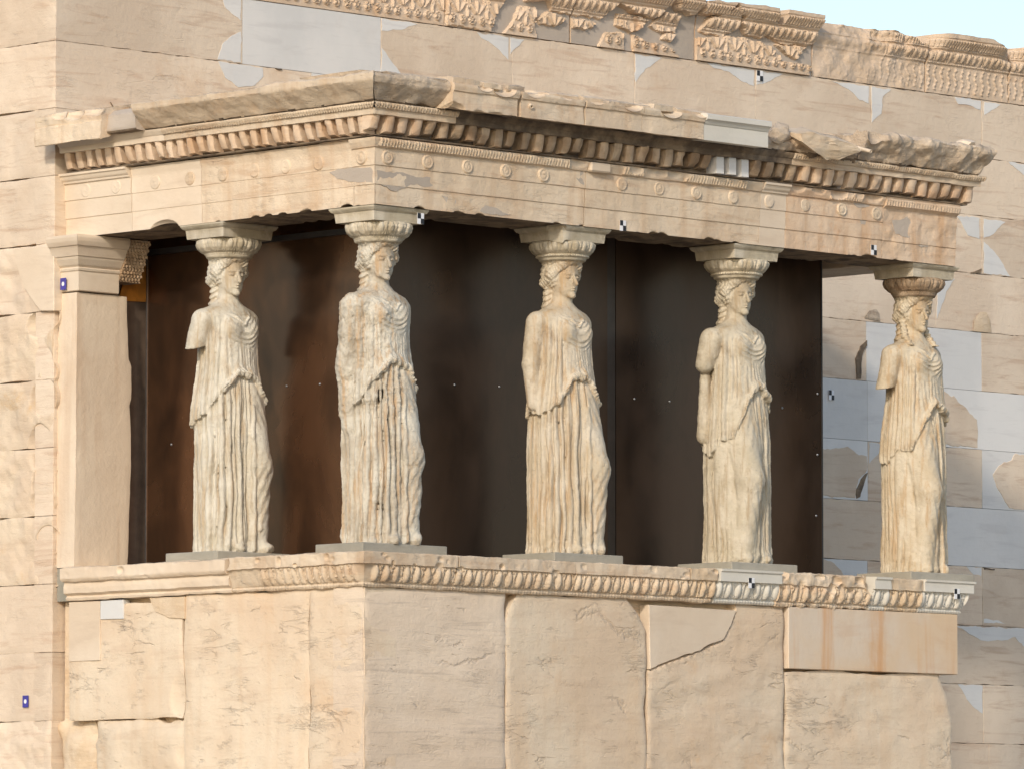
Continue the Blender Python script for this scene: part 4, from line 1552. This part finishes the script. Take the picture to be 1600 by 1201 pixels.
def surface_nets(D, org, h):
    nx, ny, nz = D.shape
    sgn = D < 0
    c = [D[i:nx - 1 + i, j:ny - 1 + j, k:nz - 1 + k] for i in (0, 1) for j in (0, 1) for k in (0, 1)]
    s = [x < 0 for x in c]
    cnt = sum(x.astype(np.int8) for x in s)
    act = (cnt > 0) & (cnt < 8)
    ii = np.argwhere(act)
    vals = np.stack([x[act] for x in c], 1)          # corner index = i*4+j*2+k
    corners = np.array([(i, j, k) for i in (0, 1) for j in (0, 1) for k in (0, 1)], float)
    edges = [(a, b) for a in range(8) for b in range(a + 1, 8) if bin(a ^ b).count('1') == 1]
    acc = np.zeros((len(ii), 3))
    n = np.zeros(len(ii))
    for a, b in edges:
        va, vb = vals[:, a], vals[:, b]
        m = (va < 0) != (vb < 0)
        t = np.where(m, va / np.where(m, va - vb, 1), 0)
        p = corners[a] + (corners[b] - corners[a]) * t[:, None]
        acc += p * m[:, None]
        n += m
    V = (ii + acc / n[:, None]) * h + np.array(org)
    idx = -np.ones(act.shape, int)
    idx[act] = np.arange(len(ii))
    F = []
    for ax in range(3):
        sl0 = [slice(None)] * 3
        sl1 = [slice(None)] * 3
        sl0[ax] = slice(0, -1)
        sl1[ax] = slice(1, None)
        a = sgn[tuple(sl0)]
        b = sgn[tuple(sl1)]
        e = np.argwhere(a != b)
        o1, o2 = [k for k in range(3) if k != ax]
        ok = (e[:, o1] > 0) & (e[:, o2] > 0) & (e[:, o1] < D.shape[o1] - 1) & (e[:, o2] < D.shape[o2] - 1)
        e = e[ok]
        ins = a[tuple(e.T)]

        def cell(d1, d2):
            q = e.copy()
            q[:, o1] -= d1
            q[:, o2] -= d2
            return idx[tuple(q.T)]
        q = np.stack([cell(1, 1), cell(0, 1), cell(0, 0), cell(1, 0)], 1)
        flip = ins if ax != 1 else ~ins
        q[~flip] = q[~flip][:, ::-1]
        F.append(q)
    F = np.concatenate(F)
    F = F[(F >= 0).all(1)]
    return V, F


def smin(a, b, k):
    h = np.clip(.5 + .5 * (b - a) / k, 0, 1)
    return b + (a - b) * h - k * h * (1 - h)


def smax(a, b, k):
    return -smin(-a, -b, k)


def caps(X, Y, Z, a, b, ra_, rb_):
    a = np.array(a, dtype=np.float32)
    ba = np.array(b, dtype=np.float32) - a
    L2 = float(ba @ ba)
    t = np.clip(((X - a[0]) * ba[0] + (Y - a[1]) * ba[1] + (Z - a[2]) * ba[2]) / L2, 0, 1)
    dx = X - a[0] - t * ba[0]
    dy = Y - a[1] - t * ba[1]
    dz = Z - a[2] - t * ba[2]
    return np.sqrt(dx * dx + dy * dy + dz * dz) - (ra_ + (rb_ - ra_) * t)


def ell(X, Y, Z, c, r):
    x, y, z = (X - c[0]) / r[0], (Y - c[1]) / r[1], (Z - c[2]) / r[2]
    k = np.sqrt(x * x + y * y + z * z)
    g_ = np.sqrt((x / r[0]) ** 2 + (y / r[1]) ** 2 + (z / r[2]) ** 2) + 1e-6
    return k * (k - 1) / g_


PROF_T = np.array([  # z, a (half width), b (half depth), y offset
    (-.05, .262, .240, .0), (.3, .258, .235, .0), (.6, .262, .232, .0), (.9, .262, .225, .0), (1.05, .252, .212, .0), (1.22, .232, .188, .0),
    (1.32, .220, .172, .0), (1.45, .220, .160, .0), (1.58, .222, .150, .0), (1.66, .210, .130, .005), (1.71, .170, .105, .01), (1.745, .105, .080, .01), (1.78, .05, .05, .0), (2.2, .03, .03, 0)])


def ellipse_d(X, Y, Z, grow=0.0, top=True):
    a = np.interp(Z, PROF_T[:, 0], PROF_T[:, 1]).astype(np.float32) + grow
    b = np.interp(Z, PROF_T[:, 0], PROF_T[:, 2]).astype(np.float32) + grow
    oy = np.interp(Z, PROF_T[:, 0], PROF_T[:, 3]).astype(np.float32)
    y = Y - oy
    k = np.sqrt((X / a) ** 2 + (y / b) ** 2)
    g_ = np.sqrt((X / a ** 2) ** 2 + (y / b ** 2) ** 2) + 1e-6
    return k * (k - 1) / g_


def pleats(th, z, seed, wmin, wmax, wander, prof=2.2):
    """height 0..1 of vertical folds by angle; irregular widths"""
    rg = np.random.RandomState(seed)
    br = [-math.pi]
    while br[-1] < math.pi:
        br.append(br[-1] + rg.uniform(wmin, wmax))
    br = np.array(br)
    thw = th + wander * (np.sin(z * 5.1 + 3 * th + seed) * .5 + np.sin(z * 11.3 - 5 * th + 2 * seed) * .3 + np.sin(z * 23 + 9 * th) * .12)
    pos = np.interp(thw, br, np.arange(len(br))).astype(np.float32)
    i = np.clip(np.floor(pos).astype(int), 0, len(br) - 1)
    f = pos - i
    amp = rg.uniform(.55, 1.0, len(br) + 1).astype(np.float32)[i]
    amp = amp * np.clip(np.append(np.diff(br), [.1, .1]) / (.8 * wmax), .45, 1).astype(np.float32)[i]
    sk = rg.uniform(.35, .65, len(br) + 1).astype(np.float32)[i]
    t = np.where(f < sk, f / sk, (1 - f) / (1 - sk))       # 0 at grooves, 1 at crest
    t = np.minimum(np.sqrt(t * t + .02), 1)
    return amp * (1 - (1 - t) ** prof)


def make_statue(name, label, loc, T):
    h = .0054
    x0, x1, y0, y1, z0, z1 = -.40, .36, -.38, .34, -.012, 2.11
    X = np.arange(x0, x1, h, dtype=np.float32)[:, None, None]
    Y = np.arange(y0, y1, h, dtype=np.float32)[None, :, None]
    Z = np.arange(z0, z1, h, dtype=np.float32)[None, None, :]
    s = T['s']
    full = np.zeros((X.size, Y.size, Z.size), np.float32)
    X = X + full
    Y = Y + full
    Z = Z + full
    del full
    xs = s * X
    th = np.arctan2(xs, -Y)                   # 0 = front, positive towards the bent leg
    sd_ = T['seed']
    d0 = ellipse_d(X, Y, Z)
    # ---- skirt
    P1 = pleats(th, Z, sd_, .11, .25, .065, 3.0)
    leg_gate = 1 - .93 * sst(.12, .30, th) * (1 - sst(1.35, 1.7, th)) * sst(.05, .35, Z)
    amp = .070 * (.55 + .45 * sst(1.35, .9, Z)) * leg_gate * (.78 + .22 * np.sin(Z * 8.5 + 7 * th + sd_) + .14 * np.sin(Z * 19 - 11 * th))
    fine = pleats(th, Z, sd_ + 9, .07, .13, .03)
    skirt = d0 + T.get('gap', .022) * np.exp(-((th - .02) / .13) ** 2) * sst(.95, .55, Z) - amp * (P1 - .75) - .011 * (fine - .5) * leg_gate * sst(.55, 1.0, Z)
    # bent leg
    kx, ky = T.get('knee', (.108, -.190))
    kz = .60
    thigh = caps(xs, Y, Z, (.085, -.07, 1.10), (kx, ky, kz), .130, .098)
    calf = caps(xs, Y, Z, (kx, ky, kz), (kx + .012, -.165, .05), .096, .076)
    foot = caps(xs, Y, Z, (kx + .015, -.15, .06), (kx + .03, -.225, .03), .055, .036)
    leg = smin(thigh, calf, .05)
    cloth = .0028 * np.sin((Z * 1.0 - 1.6 * xs + Y * .8) * 60 + 2 * np.sin(Z * 7)) * sst(.75, .5, Z) * sst(.1, .3, Z) + .004 * np.sin((Z + 2.2 * xs) * 45) * sst(.75, 1.1, Z)
    leg = leg - cloth
    skirt = smin(skirt, leg, .035)
    skirt = smin(skirt, foot, .03)
    for pl_ in (((.215, -.10, 1.00), (.185, -.19, .58), (.165, -.20, .03)), ((.035, -.215, 1.02), (.018, -.250, .60), (.045, -.225, .03))):
        for a_, b_ in zip(pl_[:-1], pl_[1:]):
            skirt = smin(skirt, caps(xs + .006 * np.sin(Z * 26 + sd_), Y, Z, a_, b_, .015, .017), .014)
    sw = caps(xs, Y, Z, (.03, -.235, .80), (.12, -.275, .47), .010, .008) if s < 0 else caps(xs, Y, Z, (.16, -.22, .50), (.08, -.245, .16), .010, .010)
    skirt = smin(skirt, sw, .016)
    # trailing folds beside the calf
    tf = caps(xs, Y, Z, (kx + .085, -.10, .60), (kx + .075, -.15, .02), .022, .045)
    tf2 = caps(xs, Y, Z, (kx - .085, -.20, .75), (kx - .07, -.215, .02), .014, .026)
    skirt = smin(skirt, tf, .03)
    skirt = smin(skirt, tf2, .022)
    f2 = caps(xs, Y, Z, (-.07, -.17, .05), (-.075, -.228, .025), .05, .032)
    skirt = smin(skirt, f2, .03)
    # ---- overfold / bodice
    at_ = np.abs(th)
    hz = T.get('hz', 1.245)
    hem = hz - T['dropw'] * sst(.15, T.get('hw', 1.5), -th) - T['dropb'] * sst(.05, 1.1, th) - .02 * np.cos(th * 2) + .012 * np.sin(th * 9 + sd_) + .006 * np.sin(th * 23 + sd_)
    if T.get('mantle'):
        hem = hem - T['mantle'] * np.exp(-((th + T.get('mth', 1.9) * T.get('ms', 1)) / .38) ** 2)
    P2 = pleats(th, Z * .8, sd_ + 3, .10, .22, .05, 3.0)
    side = sst(.55, .95, at_) * sst(1.72, 1.55, Z)
    dist = Z - hem
    puff = .034 * np.exp(-((dist - .030) / .032) ** 2) * sst(1.25, .75, at_)
    cr = pleats(th + .15 * np.sin(Z * 30), Z, sd_ + 5, .07, .15, .02)
    puff = puff * (.55 + .6 * cr)
    grow = .013 + .008 * sst(.5, .0, dist) * side
    od = d0 - grow - puff - .044 * (P2 - .7) * side * sst(1.75, 1.55, Z)
    # breasts
    for sx in (-1, 1):
        od = smin(od, ell(X, Y, Z, (sx * .088, -.104, 1.560), (.068, .074, .080)), .045)
    # shoulders
    for sx in (-1, 1):
        od = smin(od, ell(X, Y, Z, (sx * .172, .01, 1.635), (.088, .085, .080)), .05)
        od = smin(od, caps(X, Y, Z, (sx * .04, .03, 1.745), (sx * .175, .02, 1.640), .048, .052), .03)
    # catenary folds across the chest
    w_ = Z - 4.2 * X * X - T.get('cat', .15) * X + .012 * np.sin(Z * 31 + sd_)
    cf = (.5 + .5 * np.cos(w_ * (2 * math.pi / .043) + 6 * X + 1.2 * np.sin(X * 25)))
    msk = np.exp(-(X / .13) ** 4) * (Y < 0) * sst(1.40, 1.48, Z) * sst(1.70, 1.66, Z)
    od = od - .0095 * (cf ** 1.6 - .3) * msk * (.75 + .25 * np.sin(Z * 40 + sd_ + X * 12))
    for sx in (-1, 1):
        od = smin(od, caps(X, Y, Z, (sx * .135, -.03, 1.712), (sx * .055, -.150, 1.645), .009, .007), .010)
        od = smin(od, caps(X, Y, Z, (sx * .055, -.150, 1.645), (.0, -.172, 1.595), .007, .006), .010)
        od = smin(od, caps(X, Y, Z, (sx * .150, .0, 1.715), (sx * .125, -.120, 1.62), .010, .007), .012)
    # belly folds, vertical soft
    bf = pleats(th, Z, sd_ + 12, .12, .2, .10)
    od = od - .009 * (bf - .6) * sst(.75, .4, at_) * sst(1.48, 1.40, Z)
    body = smin(skirt, smax(od, (hem - Z) * .75, .006), .004)
    # ---- arms
    for arm in T['arms']:
        a, b, r0, r1, cut = arm
        A = caps(X, Y, Z, a, b, r0, r1)
        if cut is not None:
            n_, q_ = np.array(cut[0], float), cut[1]
            n_ = n_ / np.linalg.norm(n_)
            A = smax(A, (X * n_[0] + Y * n_[1] + Z * n_[2]) - q_, .006)
        body = smin(body, A, T.get('armk', .012))
    for (c, r, k) in T.get('lumps', []):
        body = smin(body, ell(X, Y, Z, c, r), k)
    for (c, r, k) in T.get('cuts', []):
        body = smax(body, -ell(X, Y, Z, c, r), k)
    # ---- neck
    hy = T.get('yaw', 0.0)
    body = smin(body, caps(X, Y, Z, (0, .016, 1.66), (0, .002, 1.86), .074, .064), .035)
    # neckline hem
    # ---- head (turned by hy)
    ch, sh_ = math.cos(hy), math.sin(hy)
    k0 = int((1.70 - z0) / h)
    sl = (slice(None), slice(None), slice(k0, None))
    Xh, Yh, Zh = X[sl], Y[sl], Z[sl]
    hsx = 1 / 1.16
    xh = (Xh * ch + Yh * sh_) * hsx
    yh = (-Xh * sh_ + Yh * ch) * hsx
    Zh = 1.945 + (Zh - 1.950) / 1.10
    ax = np.abs(xh)
    zc = 1.945
    head = ell(xh, yh, Zh, (0, -.010, zc + .01), (.080, .096, .130))
    jaw = ell(xh, yh, Zh, (0, -.044, zc - .072), (.057, .056, .060))
    head = smin(head, jaw, .03)
    head = smin(head, ell(xh, yh, Zh, (0, -.092, zc - .118), (.022, .02, .018)), .02)
    # eye hollows, eyeballs, brow, nose, mouth
    head = smax(head, -ell(ax, yh, Zh, (.034, -.116, zc - .002), (.027, .027, .017)), .010)
    head = smin(head, ell(ax, yh, Zh, (.033, -.088, zc - .002), (.0165, .015, .010)), .004)
    head = smin(head, caps(xh, yh, Zh, (0, -.103, zc + .012), (0, -.130, zc - .046), .008, .0125), .010)
    head = smin(head, caps(ax, yh, Zh, (.0, -.108, zc + .022), (.045, -.090, zc + .020), .005, .005), .010)
    head = smax(head, -caps(ax, yh, Zh, (.0, -.118, zc - .0745), (.019, -.108, zc - .0735), .0028, .002), .004)
    head = smin(head, caps(ax, yh, Zh, (.0, -.110, zc - .068), (.016, -.102, zc - .069), .0055, .003), .004)
    head = smin(head, caps(ax, yh, Zh, (.0, -.106, zc - .083), (.012, -.100, zc - .082), .0065, .004), .005)
    # hair
    wav = .0028 * np.cos((Zh * 1.0 + ax * .9 + .3 * yh) * 190 + 2.5 * np.sin(ax * 60 + yh * 40)) + .003 * np.cos(np.arctan2(xh, yh) * 22 + Zh * 60)
    cap_ = ell(xh, yh, Zh, (0, .022, zc + .030), (.116, .124, .122)) - wav
    cutf = smax(smax(yh + .040 + .35 * (Zh - zc - .1) * 0, (Zh - (zc + .098 - .75 * ax)), .01), ax - .09, .01)
    hair = smax(cap_, -cutf, .012)
    roll = caps(ax, yh, Zh, (.0, -.084, zc + .108), (.062, -.062, zc + .074), .024, .028)
    roll = smin(roll, caps(ax, yh, Zh, (.062, -.062, zc + .074), (.094, -.004, zc + .020), .028, .033), .014)
    roll = smin(roll, caps(ax, yh, Zh, (.094, -.004, zc + .020), (.080, .070, zc - .025), .033, .038), .014)
    tw = .0032 * np.cos((Zh * 1.0 - yh * .9 - ax * .8) * 210 + 2 * np.sin(yh * 70))
    hair = smin(hair, roll - tw, .012)
    topc = ell(xh, yh, Zh, (0, .005, zc + .125), (.132, .136, .06)) - wav * .6
    hair = smin(hair, topc, .02)
    # back hair and plaits
    bh = caps(xh, yh, Zh, (0, .075, zc), (0, .110, 1.72), .066, .052)
    bh = smin(bh, caps(ax, yh, Zh, (.052, .058, zc - .02), (.058, .075, 1.70), .034, .030), .015)
    bw = .005 * np.cos(Zh * 170 + 3 * np.sin(xh * 40)) * sst(zc + .02, zc - .05, Zh)
    bh = bh - bw
    if T.get('locks'):
        lk = caps(ax, yh, Zh, (.075, .03, zc - .03), (.095, -.02, 1.78), .024, .020)
        lk = smin(lk, caps(ax, yh, Zh, (.095, -.02, 1.78), (.105, -.105, 1.70), .020, .018), .01) - .004 * np.cos(Zh * 230)
        bh = smin(bh, lk, .01)
    hh = smin(smin(head, hair, .004), bh, .010)
    if T.get('headblur'):
        hh = hh - .004
    body[sl] = smin(body[sl], hh, .010)
    # back hair continues between the shoulders
    body = smin(body, caps(X, Y, Z, (.0, .125, 1.74), (.0, .150, 1.45), .060, .030) - .006 * np.cos(Z * 150), .02)
    body = smax(body, Z - 2.105, .004)
    V, F = surface_nets(body, (x0, y0, z0), h)
    del X, Y, Z, body
    # weathering along normals
    e1 = V[F[:, 2]] - V[F[:, 0]]
    e2 = V[F[:, 3]] - V[F[:, 1]]
    fn = np.cross(e1, e2)
    N = np.zeros_like(V)
    for k in range(4):
        np.add.at(N, F[:, k], fn)
    N /= (np.linalg.norm(N, axis=1)[:, None] + 1e-12)
    er = T.get('erode', .003)
    Q = V + sd_
    wz = er * (fbm(Q, 13, 5, .65)) + T.get('pits', .0012) * np.minimum(fbm(Q, 45, 2), 0)
    if T.get('eside'):
        wgt = sst(.02, -.12, V[:, 0] + .25 * V[:, 1]) * sst(.75, 1.0, V[:, 2])
        wz = wz * (1 + .5 * wgt) + wgt * .004 * fbm(Q, 28, 4, .6)
    face = np.exp(-((V[:, 2] - zc) / .10) ** 2) * (V[:, 1] < -.04) * (np.abs(V[:, 0]) < .09)
    wz = wz * (1 - .75 * face)
    # base of the skirt more ragged
    wz = wz + .010 * sst(.18, .0, V[:, 2]) * fbm(Q, 16, 3)
    V = V + N * wz[:, None]
    V[:, 2] = np.where(V[:, 2] < .002, -.004, V[:, 2])
    if T.get('lean'):
        V[:, 0] += T['lean'][0] * V[:, 2]
        V[:, 1] += T['lean'][1] * V[:, 2]
    root = thing('caryatid_statue', label, 'statue', loc, 'caryatids carrying the porch')
    mesh_obj('statue_body', V + np.array(loc), F, T.get('mat', M['statue']), root)
    # capital
    prof = [(.135, 2.064), (.164, 2.066), (.172, 2.072), (.176, 2.087), (.178, 2.090), (.190, 2.094), (.190, 2.104), (.184, 2.108), (.190, 2.114), (.207, 2.130), (.222, 2.155), (.230, 2.180), (.228, 2.196), (.212, 2.204)]
    if T.get('plaincap'):
        prof = [(.135, 2.064), (.160, 2.066), (.170, 2.076), (.174, 2.100), (.194, 2.110), (.212, 2.135), (.225, 2.165), (.226, 2.19), (.212, 2.204)]
    pp = np.array(prof)
    sg = np.concatenate([[0], np.cumsum(np.sqrt((np.diff(pp, axis=0) ** 2).sum(1)))])
    tt = np.linspace(0, sg[-1], 40)
    R = np.interp(tt, sg, pp[:, 0]) * .965
    ZZ = np.interp(tt, sg, pp[:, 1])
    na = 288
    A_ = np.linspace(0, 2 * math.pi, na, endpoint=False)[:, None]
    u = A_ * .2 + 0 * R[None, :]
    zz = ZZ[None, :] + 0 * A_
    eg = egg_row(u, zz, 2.112, 2.198, 2 * math.pi * .2 / 18, .022 * T.get('eggs', 1)) + ((zz > 2.088) & (zz < 2.110)) * (.5 + .5 * np.cos(A_ * 60)) * .006 * T.get('eggs', 1)
    r = R[None, :] + eg
    pos = np.stack([r * np.cos(A_), r * np.sin(A_), zz], -1)
    r = r + fbm(pos + sd_, 16, 4) * T.get('caprough', .004)
    pos = np.stack([r * np.cos(A_) + T.get('dx', 0), r * np.sin(A_), zz], -1).reshape(-1, 3)
    i = np.arange(na)[:, None] * 40 + np.arange(39)[None, :]
    j = ((np.arange(na) + 1) % na)[:, None] * 40 + np.arange(39)[None, :]
    Fq = np.stack([i, j, j + 1, i + 1], -1).reshape(-1, 4)
    mesh_obj('capital', pos + np.array(loc), Fq, T.get('capmat', M['cap']), root)
    # abacus
    hx, hy_ = T.get('ab', (.262, .225))
    q = [(hx - .035, hy_ - .035, 2.200), (hx - .028, hy_ - .028, 2.262), (hx - .020, hy_ - .020, 2.268), (hx - .012, hy_ - .012, 2.272), (hx, hy_, 2.290), (hx, hy_, 2.2985)]
    V = []
    F = []
    nn = 14
    for lx, ly, z in q:
        for sd2 in range(4):
            for t in range(nn):
                t_ = t / nn * 2 - 1
                V.append([(lx * t_, -ly), (lx, ly * t_), (-lx * t_, ly), (-lx, -ly * t_)][sd2] + (z,))
    m = nn * 4
    for a in range(len(q) - 1):
        for b in range(m):
            F.append([a * m + b, a * m + (b + 1) % m, (a + 1) * m + (b + 1) % m, (a + 1) * m + b])
    F.append(list(range(m))[::-1])
    F.append([(len(q) - 1) * m + b for b in range(m)])
    V = np.array(V, float)
    V += fbm(V + sd_, 9, 3)[:, None] * T.get('abrough', .004) * np.array([1, 1, .3])
    for (c, r_) in T.get('abbites', []):
        V = carve(V, [(c, r_)])
    V[:, 2] = np.minimum(V[:, 2], 2.2985)
    o = mesh_obj('abacus', V + np.array(loc), F, T.get('abmat', M['cap']), root)
    sharp(o, 30)
    # plinth block
    px_, py_ = T.get('pl', (.36, .27))
    pc = T.get('plc', (0, 0))
    mb = MB()
    mb.box((loc[0] + pc[0] - px_, loc[1] + pc[1] - py_, loc[2] - .066), (loc[0] + pc[0] + px_, loc[1] + pc[1] + py_, loc[2] - .001))
    mb.build('plinth', M['plinth'], root, bevel=.007)
    return root


PZ = .300
SW = .24
arms_stub = lambda z, x=-.262, y=.045, r=.066: ((-.205, .01, 1.655), (x, y + .02, z - .05), .082, r, ((.12, 0, -1), -z + .12 * x))
make_statue('caryatid', 'leftmost caryatid on the side of the porch, right upper arm ending in a clean cut', (.36, 1.76, PZ), dict(
    s=1, seed=11, mat=PATINA['pale'], dropw=.36, dropb=.24, erode=.0028, hw=1.9, yaw=-.20,
    arms=[((-.222, .020, 1.622), (-.285, .055, 1.36), .085, .070, ((.25, 0, -1), -1.39 - .25 * .26)), ((.190, .01, 1.61), (.225, .04, 1.45), .076, .060, ((0, 0, -1), -1.42))],
    plaincap=True, pl=(.345, .27), abrough=.005, capmat=M['cap'], dx=0, lumps=[((.17, -.21, .035), (.06, .06, .04), .02)]))
make_statue('caryatid', 'corner caryatid standing under the near corner of the entablature, heavily eroded right side and arm', (.362, .24, PZ), dict(
    s=1, seed=23, dropw=.36, dropb=.22, erode=.004, pits=.002, hw=1.8, yaw=-.22, eside=True, armk=.05, mat=PATINA['grey'],
    arms=[((-.222, .03, 1.618), (-.240, .055, 1.20), .088, .074, None), ((.190, .01, 1.61), (.225, .04, 1.45), .076, .060, ((0, 0, -1), -1.42)),
          ((-.215, .08, 1.20), (-.23, .05, .80), .075, .05, None)],
    plaincap=True, eggs=1, caprough=.008, pl=(.40, .235), plc=(.02, -.01), abrough=.003))
make_statue('caryatid', 'middle caryatid with intact face, her bare right arm hanging at her side', (2.158, .24, PZ), dict(
    s=1, seed=37, mat=PATINA['honey'], dropw=.28, dropb=.25, erode=.0022, hw=1.3, yaw=-.08, knee=(.12, -.205),
    arms=[((-.228, .025, 1.622), (-.268, .050, 1.33), .084, .064, None), ((-.262, .05, 1.33), (-.262, .02, 1.05), .066, .052, None), ((.190, .01, 1.61), (.225, .04, 1.45), .076, .060, ((0, 0, -1), -1.42))],
    pl=(.345, .26), abbites=[((-.27, -.2, 2.22), (.10, .12, .12))], ab=(.262, .225)))
make_statue('caryatid', 'fourth caryatid from the left, over the white moulding, right arm lost', (3.963, .24, PZ), dict(
    s=-1, seed=41, mat=PATINA['dusty'], knee=(.105, -.225), gap=.045, dropw=.22, dropb=.40, erode=.003, yaw=-.20, hz=1.27, mantle=.12, mth=1.75, ms=-1,
    arms=[((-.225, .03, 1.612), (-.278, .060, 1.44), .094, .070, None), ((.190, .01, 1.61), (.225, .04, 1.45), .076, .060, ((0, 0, -1), -1.42)), ((-.24, .09, 1.36), (-.235, .10, .92), .04, .06, None)],
    pl=(.35, .27)))
make_statue('caryatid', 'rightmost caryatid before the pale wall blocks, right arm ending above the elbow', (5.914, .24, PZ), dict(
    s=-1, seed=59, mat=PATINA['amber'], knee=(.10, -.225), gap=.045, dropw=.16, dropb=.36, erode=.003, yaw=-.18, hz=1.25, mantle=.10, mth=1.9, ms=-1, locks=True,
    arms=[((-.222, .02, 1.620), (-.305, .045, 1.31), .083, .064, ((.2, 0, -1), -1.345 - .2 * .30)), ((.190, .01, 1.61), (.225, .04, 1.45), .076, .060, ((0, 0, -1), -1.42))],
    pl=(.36, .27), plaincap=True, capmat=M['dark'], abmat=M['cap']))
